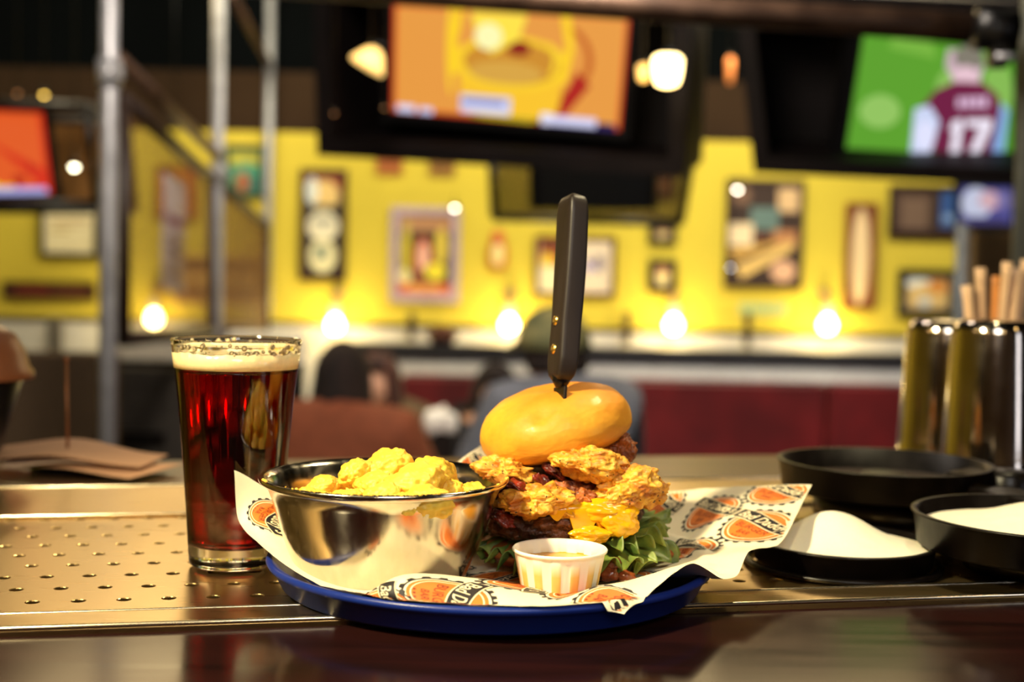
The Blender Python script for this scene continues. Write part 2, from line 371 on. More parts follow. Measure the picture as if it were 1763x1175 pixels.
picture('long_board', (8, 484, 166, 517), 'long low red-brown board on the wall left of the near pole', 'picture', (56, 30, 20), 6, [('r', .1, .2, .5, .8, (130, 50, 34)), ('r', .55, .2, .95, .8, (110, 60, 34))], bg=(84, 40, 26))
picture('wall_plaque', (648, 272, 693, 302), 'brown plaque half hidden under the main television cabinet, left one', 'sign', (170, 110, 50), 4, [('r', .1, .3, .9, .7, (150, 80, 40))], bg=(176, 100, 46), deep=.015)
picture('wall_plaque', (739, 279, 783, 304), 'brown plaque half hidden under the main television cabinet, right one', 'sign', (150, 110, 50), 4, [('r', .1, .3, .9, .7, (120, 84, 40))], bg=(150, 104, 46), deep=.015)
picture('wall_sign', (1270, 518, 1355, 546), 'faint pale green lettering sign under the dark collage board', 'sign', (196, 190, 92), 2, [('r', .04 + .12 * k, .2, .12 + .12 * k, .8, (150, 180, 140)) for k in range(8)], bg=(206, 200, 100), deep=.01)

# ------------------------------------------------------------------ wall lamps
glow = mat('lamp_glow', (255, 236, 180), emit=38, ecol=(255, 220, 140), var=0)
def sconce(px, py, lab):
    p = at(px, py, WY - .10); r = empty('wall_lamp', (p.x, WY, p.z), lab, 'lamp', 'bare bulb lamps along the wainscot rail')
    b = MB(); b.tube([(0, -.005, .10), (0, -.05, .12), (0, -.09, .10), (0, -.10, .05)], .009, 10); b.lathe([(0, 0), (.03, 0), (.03, .012), (0, .014)], 16, (0, -.01, .10), M=Matrix.Rotation(PI / 2, 3, 'X'))
    b.build('arm', mat('brass_arm', (190, 160, 110), .35, .7), r)
    b = MB(); b.lathe([(.0, .052), (.022, .05), (.026, .02), (.028, .0), (0, -.001)], 20, (0, -.10, .0)); b.build('socket', mat('pale_ceramic', (214, 196, 160), .4), r)
    b = MB(); b.lathe([(.014, 0), (.02, -.012), (.038, -.04), (.036, -.062), (.022, -.08), (0, -.086)], 20, (0, -.10, .0)); b.build('bulb', glow, r)
    l = light('POINT', (p.x, WY - .22, p.z - .04), 3.2, (1, .85, .45), .04); return r
for px, lab in ((577, 'glowing wall lamp between the pint glass and the bottle poster'), (877, 'glowing wall lamp just left of the green cap'),
                (1160, 'glowing wall lamp right of the knife, under the small portraits'), (1425, 'glowing wall lamp left of the shaker tins'), (265, 'glowing wall lamp behind the mesh panel')):
    sconce(px, 543 if px != 265 else 532, lab)

# ------------------------------------------------------------------ televisions
bezel = mat('black_bezel', (14, 13, 14), .3, scale=20)
def quad(c4):
    a, b_, c, d = c4   # TL TR BR BL
    n = ((b_ - a).cross(d - a)).normalized()
    if n.y > 0: n = -n
    return (lambda u, v, l=0: (a * (1 - u) + b_ * u) * (1 - v) + (d * (1 - u) + c * u) * v + n * l), n
def television(label, corners, blocks, emit, name='television', bw=.03, thick=.06):
    P, n = quad(corners); root = empty(name, (corners[0] + corners[2]) / 2, label, 'television')
    ex, ez = bw / (corners[1] - corners[0]).length, bw / (corners[3] - corners[0]).length
    b = MB(); o = [(-ex, -ez), (1 + ex, -ez), (1 + ex, 1 + ez), (-ex, 1 + ez)]; i = [(0, 0), (1, 0), (1, 1), (0, 1)]
    vs = [P(x, y, 0.008) for x, y in o] + [P(x, y, 0.008) for x, y in i] + [P(x, y, 0) for x, y in i] + [P(x, y, -thick) for x, y in o]
    fs = []
    for k in range(4):
        j = (k + 1) % 4; fs += [(k, j, j + 4, k + 4), (k + 4, j + 4, j + 8, k + 8), (k, k + 12, j + 12, j)]
    fs.append((12, 15, 14, 13)); b.add(vs, fs, 0, False); keep(b.build('housing', bezel), root)
    s = art('screen', blocks, P, .0006, None, emit); keep(s, root); return root, P
def ell(cx, cy, rx, ry, a0=0, a1=360, w=None, n=28):
    pts = [(cx + rx * math.cos(math.radians(a0 + (a1 - a0) * k / n)), cy + ry * math.sin(math.radians(a0 + (a1 - a0) * k / n))) for k in range(n + 1)]
    if w: pts += [(cx + (rx - w) * math.cos(math.radians(a0 + (a1 - a0) * k / n)), cy + (ry - w * 1.6) * math.sin(math.radians(a0 + (a1 - a0) * k / n))) for k in range(n, -1, -1)]
    return pts
OR = (236, 146, 48)
food_screen = [('r', 0, 0, 1, 1, (214, 66, 24)), ('r', .015, .03, .985, .97, (232, 154, 64)),
    ('p', ell(.70, .42, .165, .34, -80, 80, .03), (196, 96, 30)), ('p', [(.80, .5), (.70, .98), (.74, .98), (.86, .62)], (176, 24, 18)),
    ('p', [(.28, .35), (.76, .35), (.73, .9), (.62, 1), (.4, .99), (.31, .8)], (250, 196, 40)), ('e', .27, .22, .77, .72, (252, 206, 40)),
    ('e', .315, .27, .73, .66, (206, 140, 40)), ('e', .34, .45, .66, .66, (216, 164, 66)), ('e', .5, .26, .6, .4, (140, 26, 10)),
    ('p', ell(.27, .3, .03, .5, 90, 270, .025), (255, 214, 30)), ('p', [(.26, .6), (.25, .3), (.28, .02), (.31, .02), (.285, .3), (.29, .6)], (255, 210, 30)),
    ('p', [(.72, .02), (.76, .02), (.785, .3), (.76, .62), (.73, .6), (.75, .3)], (255, 210, 30)), ('p', [(.34, .03), (.58, .03), (.55, .25), (.44, .4), (.37, .25)], (255, 226, 70)),
    ('e', .36, .12, .48, .36, (255, 250, 180)), ('p', ell(.67, .42, .05, .16, -90, 60, .02), (255, 214, 40)), ('r', .31, .78, .53, .94, (205, 205, 240)), ('r', .32, .82, .5, .86, (90, 100, 170)),
    ('r', .33, .89, .52, .93, (235, 235, 255)), ('r', .36, .955, .7, .975, (130, 150, 30)), ('r', .66, .94, .98, 1.0, (40, 20, 90)),
    ('r', .03, .92, .11, .985, (226, 224, 255)), ('r', .13, .93, .19, .985, (220, 218, 255)), ('r', .665, .89, .71, .99, (235, 232, 255)), ('r', .70, .905, .9, .985, (222, 222, 255))]
Yt = 4.2
tv1, P1 = television('large television showing orange cooking scene, hung in the middle over the bar', [at(678, 5, Yt - .15), at(1085, 29, Yt - .33), at(1068, 224, Yt - .18), at(675, 191, Yt)], food_screen, 1.0)
def number_pts(): return None
sport = [('r', 0, 0, 1, 1, (92, 160, 44)), ('e', .15, -.1, .5, .6, (120, 180, 64)), ('e', .05, .5, .3, .8, (146, 196, 96)), ('e', .8, .1, 1.0, .7, (134, 186, 84)), ('e', .5, .2, .75, .6, (140, 190, 90)),
    ('p', [(.56, .05), (.78, .04), (.80, .2), (.76, .34), (.62, .34), (.55, .2)], (205, 176, 186)), ('e', .60, .0, .80, .22, (130, 124, 110)), ('e', .60, .18, .78, .42, (232, 196, 208)),
    ('p', [(.40, .62), (.50, .42), (.62, .33), (.80, .32), (.90, .42), (.92, .6), (.88, .98), (.48, .98)], (112, 28, 66)),
    ('p', [(.92, .48), (.97, .55), (.94, 1), (.86, 1), (.9, .7)], (130, 170, 220)), ('p', [(.38, .6), (.47, .56), (.54, .7), (.5, 1), (.38, 1)], (205, 215, 245)), ('e', .4, .7, .52, .98, (226, 228, 255)),
    ('r', .64, .47, .68, .56, (226, 190, 220)), ('r', .69, .46, .73, .55, (226, 190, 220)), ('r', .74, .45, .78, .545, (226, 190, 220)), ('r', .79, .44, .83, .54, (226, 190, 220)),
    ('p', [(.62, .68), (.68, .66), (.67, 1), (.61, 1), (.625, .78), (.60, .78)], (244, 236, 250)), ('p', [(.70, .66), (.86, .64), (.86, .71), (.78, 1), (.72, 1), (.79, .72), (.70, .73)], (244, 236, 250))]
Y2 = 4.1
tv2, P2 = television('right television showing a football player numbered 17 on green grass', [at(1485, 59, Y2 - .12), at(1745, 86, Y2 - .02), at(1742, 272, Y2 + .1), at(1455, 255, Y2)], sport, 1.0)
tv3, P3 = television('small orange television inside the wire cage at the left edge', [at(-90, 186, 4.7), at(73, 193, 4.85), at(90, 333, 4.95), at(-90, 336, 4.8)],
    [('r', 0, 0, 1, 1, (214, 50, 24)), ('r', .0, .03, .95, .95, (226, 92, 36)), ('e', .3, .28, .76, .95, (245, 205, 30)), ('e', .45, .5, .62, .75, (206, 110, 30)), ('p', [(.62, .8), (.8, .6), (.84, .7), (.66, .95)], (176, 20, 16)), ('r', .4, .92, .95, 1.0, (180, 180, 240))], 1.0)
tv4, P4 = television('small blue and white lit television under the right television', [at(1655, 322, 5.6), at(1742, 324, 5.5), at(1742, 386, 5.5), at(1655, 386, 5.6)],
    [('r', 0, 0, 1, 1, (70, 70, 150)), ('e', 0, .0, .6, .9, (210, 215, 240)), ('e', .35, .1, .8, .6, (226, 180, 190)), ('r', .1, .8, .9, 1, (60, 50, 120)), ('e', .7, .1, 1, .6, (120, 110, 170))], .8)

# cabinets round the televisions
def cabinet(label, front, back_d, m, name='television_cabinet', open_front=True, t=.05, cat='cabinet'):
    """front: 4 corner points TL TR BR BL; a deep box open to the viewer with a back panel"""
    P, n = quad(front); r = empty(name, (front[0] + front[2]) / 2, label, cat)
    ex = t / (front[1] - front[0]).length; ez = t / (front[3] - front[0]).length
    o = [(0, 0), (1, 0), (1, 1), (0, 1)]; i = [(ex, ez), (1 - ex, ez), (1 - ex, 1 - ez), (ex, 1 - ez)]
    vs = [P(*q) for q in o] + [P(*q) for q in i] + [P(*q, -back_d + t) for q in i] + [P(*q, -back_d) for q in o]; fs = []
    for k in range(4):
        j = (k + 1) % 4; fs += [(k, j, j + 4, k + 4), (k + 4, j + 4, j + 8, k + 8), (k, k + 12, j + 12, j)]
    b = MB(); b.add(vs, fs, 0, False); keep(b.build('casing', m), r)
    b = MB(); b.add([P(*q, -back_d + t) for q in i] + [P(*q, -back_d) for q in o], [(0, 1, 2, 3), (4, 7, 6, 5)], 0, False); keep(b.build('back_panel', m), r)
    return r, P
cab = mat('near_black_wood', (12, 7, 7), .6, scale=6, var=.3, spec=.12)
cabinet('large dark wooden cabinet around the middle television', [at(536, -60, 4.0), at(1192, -40, 3.75), at(1180, 305, 3.85), at(546, 268, 4.1)], .5, cab)
cabinet('dark cabinet around the right television with sloping left side', [at(1262, -20, 3.9), at(1900, 10, 3.7), at(1880, 325, 3.8), at(1298, 298, 4.0)], .5, cab)
# hanging glass box with an unlit television
gb = empty('glass_box', at(1010, 320, 5.4), 'black-edged hanging glass box with an unlit television below the middle cabinet', 'cabinet')
f4 = [at(846, 262, 5.3), at(1192, 262, 5.1), at(1172, 384, 5.2), at(850, 374, 5.35)]
b = MB()
for k in range(4): b.tube([f4[k], f4[(k + 1) % 4]], .017, 8)
for q in f4[:2]: b.tube([q, Vector((q.x, q.y, 3.3))], .008, 8)
keep(b.build('frame', black_metal), gb)
smoke = mat('bronze_glass', (120, 82, 46), .3, alpha=.62, spec=.3)
Pg, _ = quad(f4); b = MB(); b.add([Pg(x, y, 0) for x, y in ((.01, .01), (.99, .01), (.99, .99), (.01, .99))], [(0, 1, 2, 3)], 0, False)
solid(keep(b.build('pane', smoke), gb), .006)
tv5, _ = television('unlit black television inside the hanging glass box', [at(914, 262, 5.15), at(1130, 262, 5.0), at(1126, 360, 5.05), at(914, 358, 5.2)], [('r', 0, 0, 1, 1, (9, 10, 12))], 0, bw=.004)
# wire cage round the left television
cg = empty('television_cage', at(60, 260, 5.2), 'black metal cage frame around the small orange television', 'cage')
c4 = [at(-120, 176, 4.6), at(148, 182, 4.75), at(166, 352, 4.9), at(-120, 350, 4.7)]; c5 = [p + Vector((0, .5, 0)) for p in c4]
b = MB()
for q in (c4, c5):
    for k in range(4): b.tube([q[k], q[(k + 1) % 4]], .016, 8)
for k in range(4): b.tube([c4[k], c5[k]], .014, 8)
keep(b.build('frame', black_metal), cg)
Pc, _ = quad(c5); b = MB(); b.add([Pc(x, y, 0) for x, y in ((0, 0), (1, 0), (1, 1), (0, 1))], [(0, 1, 2, 3)], 0, False)
solid(keep(b.build('back_panel', mat('brown_board', (140, 96, 44), .5)), cg), .01)

# lamp reflections beside the middle television, built as glowing pendants before the cabinet
def pendant(px, py, Y, w, h, lab, power, name='lamp_or_reflection', tilt=0, col=(255, 206, 120), strength=9, cone=False, cord=True):
    p = at(px, py, Y); k = Y / FPX; r = empty(name, (p.x, p.y, p.z), lab, 'lamp', None); W2, H2 = w * k / 2, h * k / 2
    gm = mat('shade_%d_%d' % (int(strength * 10), col[1]), col, .5, emit=strength, ecol=col, var=0)
    prof = [(0, H2), (W2 * .25, H2 * .95), (W2 * .55, H2 * .5), (W2, -H2 * .8), (W2 * .9, -H2), (0, -H2 * .9)] if cone else [(0, H2), (W2 * .75, H2), (W2, H2 * .75), (W2 * .92, -.2 * H2), (W2 * .75, -H2 * .85), (W2 * .4, -H2), (0, -H2)]
    b = MB(); b.lathe(prof, 24, M=Matrix.Rotation(tilt, 3, 'Y')); b.build('shade', gm, r)
    b = MB(); b.lathe([(0, H2 + .02), (W2 * .35, H2 + .015), (W2 * .5, H2 * .98), (0, H2 * .97)], 20, M=Matrix.Rotation(tilt, 3, 'Y')); b.build('cap', black_metal, r)
    if cord:
        b = MB(); b.tube([(0, 0, H2), (0, 0, 3.3 - p.z)], .004, 6); b.build('cord', black_metal, r)
    if power: light('POINT', (p.x, p.y - .03, p.z - H2 - .06), power, (1, .72, .36), .04)
    return r
pendant(1149, 122, 3.55, 50, 50, 'bright white lantern reflection right of the middle television', 2, strength=9, col=(255, 222, 150))
pendant(1196, 122, 4.9, 34, 36, 'amber lamp reflection just right of the bright lantern', 0, strength=2.2, cone=True)
pendant(1107, 126, 3.62, 20, 28, 'dim small amber lamp reflection just left of the bright lantern', 0, strength=.8)
pendant(1257, 122, 5.2, 14, 44, 'slim brown glowing lamp near the right cabinet', 0, strength=.45, col=(220, 130, 60))
pendant(640, 100, 3.6, 64, 38, 'amber cone lamp reflection at the left side of the middle television', 0, tilt=.5, strength=1.6, cone=True, col=(255, 206, 120))
def spotbulb(px, py, Y, d, lab, s, col):
    p = at(px, py, Y); r = empty('spot_or_glint', p, lab, 'lamp', 'tiny round spot lamps'); k = Y / FPX * d / 2
    b = MB(); b.lathe([(0, k), (k * .7, k * .7), (k, 0), (k * .7, -k * .7), (0, -k)], 16); b.build('bulb', mat('bulb_%d_%d' % (s * 10, col[1]), col, emit=s, ecol=col, var=0), r)
    b = MB(); b.lathe([(k * 1.2, -k * .2), (k * 1.3, k), (k * .4, k * 2.2), (0, k * 2.2)], 16); b.tube([(0, 0, k * 2), (0, 0, k * 5)], k * .25, 6); b.tube([(0, 0, k * 4), (0, 0, 3.3 - p.z)] if py < 300 and px > 0 else [(0, 0, k * 2), (0, WY - p.y, k * 3)], .0025, 6); b.build('holder', black_metal, r)
for a in ((1200, 225, 5.6, 9, 'tiny white spot lamp between the two television cabinets', 30, (255, 236, 200)),
          (1270, 325, 6.3, 9, 'tiny white spot lamp at the corner of the dark collage board', 24, (255, 240, 215)),
          (128, 286, 5.0, 12, 'bright white reflection inside the left cage', 20, (255, 244, 205)),  # reflection on the wall, built as a glowing bulb
          (76, 162, 5.6, 9, 'yellow spot lamp above the left cage', 9, (255, 206, 90)),
          (30, 160, 5.6, 7, 'dim orange spot lamp above the left cage', 2.5, (200, 130, 70)),
          (575, 195, 3.55, 5, 'dim brown spot lamp low in the middle cabinet', 2.5, (190, 130, 80)),
          (662, 185, 3.55, 5, 'dim amber spot lamp beside the corner of the middle television', 2.5, (200, 140, 80)),
          (783, 357, 6.25, 8, 'white glint at the top corner of the bottle poster', 22, (255, 250, 225)),  # glint on the poster, built as a glowing bulb
          (1258, 460, 6.3, 6, 'small bluish spot lamp at the lower left of the collage board', 9, (225, 230, 245))):
    spotbulb(*a)

# ------------------------------------------------------------------ scaffold pipes
steel_pipe = mat('galvanised_pipe', (168, 168, 172), .42, .45, scale=25, rvar=.1)
brown_pipe = mat('rusty_pipe', (96, 72, 56), .5, .5, scale=18, col2=(70, 50, 38))
def pipe(a, c, r, m, lab, name='scaffold_pole', collars=()):
    root = empty(name, a, lab, 'pole'); b = MB(); b.tube([a, c], r, 20); keep(b.build('tube', m), root)
    for t in collars:
        q = a.lerp(c, t); d = (c - a).normalized(); b = MB(); b.tube([q - d * r * 1.6, q + d * r * 1.6], r * 1.35, 16)
        b.box(q + Vector((r * 1.2, -r * .9, 0)), (r * 1.2, r * 1.2, r * 1.6)); keep(b.build('collar', m), root)
    return root
pA, p2, p3 = at(188, 100, 3.4), at(375, 270, 5.0), at(462, 300, 6.2)
def up(p, px_top): return Vector((p.x, p.y, 3.3))
pipe(Vector((pA.x, pA.y, FZ)), up(pA, 0), .0225, steel_pipe, 'thick grey vertical scaffold pole left of the pint glass', collars=((.56),))
pipe(Vector((p2.x, p2.y, FZ)), up(p2, 0), .0225, steel_pipe, 'grey vertical scaffold pole rising behind the pint glass, middle one of the left frame', collars=((.52),))
pipe(Vector((p3.x, p3.y, FZ)), up(p3, 0), .020, steel_pipe, 'thin grey vertical scaffold pole, farthest of the left frame', collars=())
pipe(at(205, 102, 3.42), at(374, 268, 4.98), .02, brown_pipe, 'sloping brown scaffold tube from the near pole to the middle pole', 'scaffold_tube')
pipe(at(398, -8, 5.0), at(462, 106, 6.15), .018, brown_pipe, 'short sloping brown tube at the top of the farthest pole', 'scaffold_tube')
# mesh panel in black frame
q4 = [at(212, 170, 3.5), at(362, 306, 4.85), at(362, 572, 4.85), at(212, 585, 3.5)]
mp = empty('mesh_panel', q4[3], 'black-framed wire mesh panel between the near and middle poles', 'panel')
b = MB()
for k in range(4): b.tube([q4[k], q4[(k + 1) % 4]], .02 if k != 1 else .014, 8)
keep(b.build('frame', mat('dark_brown_frame', (38, 24, 18), .5)), mp)
Pm, _ = quad(q4); b = MB()
for k in range(1, 60): b.tube([Pm(k / 60, 0), Pm(k / 60, 1)], .0012, 4, caps=False)
for k in range(1, 44): b.tube([Pm(0, k / 44), Pm(1, k / 44)], .0012, 4, caps=False)
keep(b.build('wire_mesh', mat('brown_wire', (120, 84, 40), .5, .4)), mp)
q5 = [at(366, 306, 5.0), at(458, 388, 6.1), at(458, 575, 6.1), at(366, 572, 5.0)]
mp2 = empty('mesh_panel', q5[3], 'narrow wire mesh panel between the middle and farthest poles', 'panel'); b = MB()
for k in range(4): b.tube([q5[k], q5[(k + 1) % 4]], .02, 8)
keep(b.build('frame', mat('dark_brown_frame', (38, 24, 18), .5)), mp2)
Pm2, _ = quad(q5); b = MB()
for k in range(1, 44): b.tube([Pm2(k / 44, 0), Pm2(k / 44, 1)], .002, 4, caps=False)
for k in range(1, 30): b.tube([Pm2(0, k / 30), Pm2(1, k / 30)], .002, 4, caps=False)
keep(b.build('wire_mesh', mat('brown_wire', (120, 84, 40), .5, .4)), mp2)
# overhead pipe and upright at the right
pipe(at(380, -34, 2.7), at(1745, 52, 2.3), .026, brown_pipe, 'long brown overhead scaffold pipe crossing above both televisions', 'overhead_pipe', collars=())
pr_ = at(1758, 300, 2.35)
pipe(Vector((pr_.x + .012, pr_.y, FZ)), Vector((pr_.x + .012, pr_.y, 3.3)), .022, mat('grey_green_pipe', (78, 80, 72), .5, .4), 'grey scaffold pole at the right edge in front of the right television')
cl = empty('pipe_clamp', at(1722, 66, 2.3), 'black bolted clamp joining the overhead pipe to the right pole', 'clamp')
b = MB(); q = at(1716, 52, 2.28); b.tube([q + Vector((-.035, 0, .002)), q + Vector((.03, 0, -.002))], .036, 16); b.box(q + Vector((.0, -.01, -.045)), (.03, .03, .04)); keep(b.build('clamp_body', black_metal), cl)
b = MB(); b.tube([q + Vector((-.01, -.03, -.05)), q + Vector((.022, -.03, -.05))], .007, 8); keep(b.build('bolt', steel_pipe), cl)
pq = at(1655, 460, 5.0)
pipe(Vector((pq.x, pq.y, FZ)), Vector((pq.x, pq.y, at(1655, 385, 5.0).z)), .024, mat('dark_grey_pipe', (70, 72, 74), .5, .4), 'short dark grey post behind the straws', 'post')
slab('wall_right_return', at(1668, 450, 5.8).x, 4.3, 5.75, 5.85, FZ, at(1700, 392, 5.8).z, mat('brown_return', (84, 62, 36), .7), kind='structure')
slab('beam_ceiling', -4.2, 4.3, 4.6, 4.8, 2.75, 3.3, mat('brown_beam', (56, 40, 28), .7), kind='structure')

# ------------------------------------------------------------------ left background furniture
dt = mat('dark_table_wood', (13, 10, 9), .5, scale=8, spec=.2)
def table(x0, x1, y0, y1, z, label, m=dt, name='dining_table'):
    r = empty(name, ((x0 + x1) / 2, (y0 + y1) / 2, FZ), label, 'table'); wb('tabletop', x0, x1, y0, y1, z - .035, z, m, r)
    for x in (x0 + .08, x1 - .08):
        for y in (y0 + .08, y1 - .08): wb('leg', x - .025, x + .025, y - .025, y + .025, FZ, z - .036, m, r)
    return r
def chair(x, y, rz, label, seatc, zt=.95, name='dining_chair'):
    zt -= FZ; r = empty(name, (x, y, FZ), label, 'chair', None, rz); fm = black_metal
    b = MB(); b.box((0, 0, .46), (.42, .42, .05), bevel=.015); b.build('seat', seatc, r)
    b = MB(); b.box((0, .20, (zt + .62) / 2), (.42, .035, zt - .62), bevel=.012); b.build('backrest', seatc, r)
    for sx in (-1, 1):
        b = MB(); b.tube([(sx * .19, -.18, 0), (sx * .18, -.17, .435)], .014, 8); b.build('leg', fm, r)
        b = MB(); b.tube([(sx * .19, .22, 0), (sx * .18, .20, .44), (sx * .18, .225, zt - .02)], .014, 8); b.build('leg', fm, r)
    return r
brown_cloth = mat('brown_mesh_cloth', (84, 66, 46), .8, scale=60, bump=.3)
table(-2.75, -1.16, 4.45, 5.1, .74, 'dark table behind the near pole on the left')
ch = chair(at(60, 650, 4.0).x, 4.0, .1, 'brown-backed chair at the far left behind the napkins', brown_cloth, at(60, 612, 4.0).z)
chair(-2.35, 5.2, .2, 'dark chair beyond the dark table on the left', dt, 1.04)
chair(at(262, 700, 4.3).x, 4.3, -.1, 'grey-backed chair between the near pole and the pint glass', mat('grey_cloth', (62, 58, 54), .8, spec=.1), at(262, 640, 4.3).z)
wb0 = empty('added_dark_bench', (-2.4, 5.7, FZ), 'long dark bench back added to blacken the area below the wainscot at the left', 'bench')  # bench added to darken the lower left background
wb('bench_back', -3.6, -1.62, 5.70, 5.78, FZ, at(90, 692, 5.7).z, dt, wb0)
wb('bench_seat', -3.6, -1.62, 5.25, 5.70, FZ + .36, FZ + .44, dt, wb0)
slab('partition_wall', at(195, 580, 5.2).x, at(520, 580, 5.2).x, 5.2, 5.3, at(300, 622, 5.2).z, at(300, 570, 5.2).z, mat('white_panel', (226, 218, 200), .5), kind='structure')
slab('partition_wall_base', at(200, 580, 5.2).x, at(520, 580, 5.2).x, 5.22, 5.28, FZ, at(300, 622, 5.2).z - .002, mat('dark_panel', (11, 9, 9), .7, spec=.2), kind='structure')
for px in (95,):
    p0 = at(px, 620, WY - .05); slab('trim_post', p0.x - .03, p0.x + .03, WY - .07, WY - .032, FZ, at(px, 545, WY).z, mat('grey_post', (90, 84, 76), .6), kind='structure')
b = MB(); b.tube([(0, 0, 0), (0, 0, .02)], .05, 16); b.lathe([(0, .02), (.03, .02), (.038, .06), (.03, .10), (0, .11)], 20); o = b.build('candle_jar', mat('amber_glass', (190, 140, 60), .2, emit=.5, ecol=(200, 140, 50)))
o.location = (at(240, 735, 4.75).x, 4.75, .742); tag(o, 'amber candle jar on the dark table', 'candle')
# narrow purple banner hung behind the mesh panel
bq = [at(280, 296, 5.9), at(318, 322, 6.15), at(316, 506, 6.15), at(280, 498, 5.9)]
bn = empty('hanging_banner', (bq[0] + bq[2]) / 2, 'narrow purple and white hanging banner seen through the wire mesh panel', 'banner')
Pb, _ = quad(bq); b = MB(); b.grid(lambda u, v: Pb(u, v, .006 * math.sin(v * 7)), 6, 30); solid(keep(b.build('cloth', mat('banner_cloth', (196, 186, 200), .8)), bn), .004)
keep(art('print', [('r', .1, .12, .9, .42, (112, 60, 120)), ('r', .15, .50, .85, .56, (90, 84, 110)), ('r', .15, .62, .85, .68, (90, 84, 110)), ('r', .15, .74, .85, .92, (150, 140, 150))], lambda x, y, l: Pb(x, y, .008 + l), .0006, None), bn)
b = MB(); b.tube([bq[0] + Vector((0, 0, .01)), bq[1] + Vector((0, 0, .01))], .008, 8); b.tube([(bq[0] + bq[1]) / 2 + Vector((0, 0, .01)), Vector((*((bq[0] + bq[1]) / 2).xy, 3.3))], .003, 6); keep(b.build('hanging_rod', black_metal), bn)

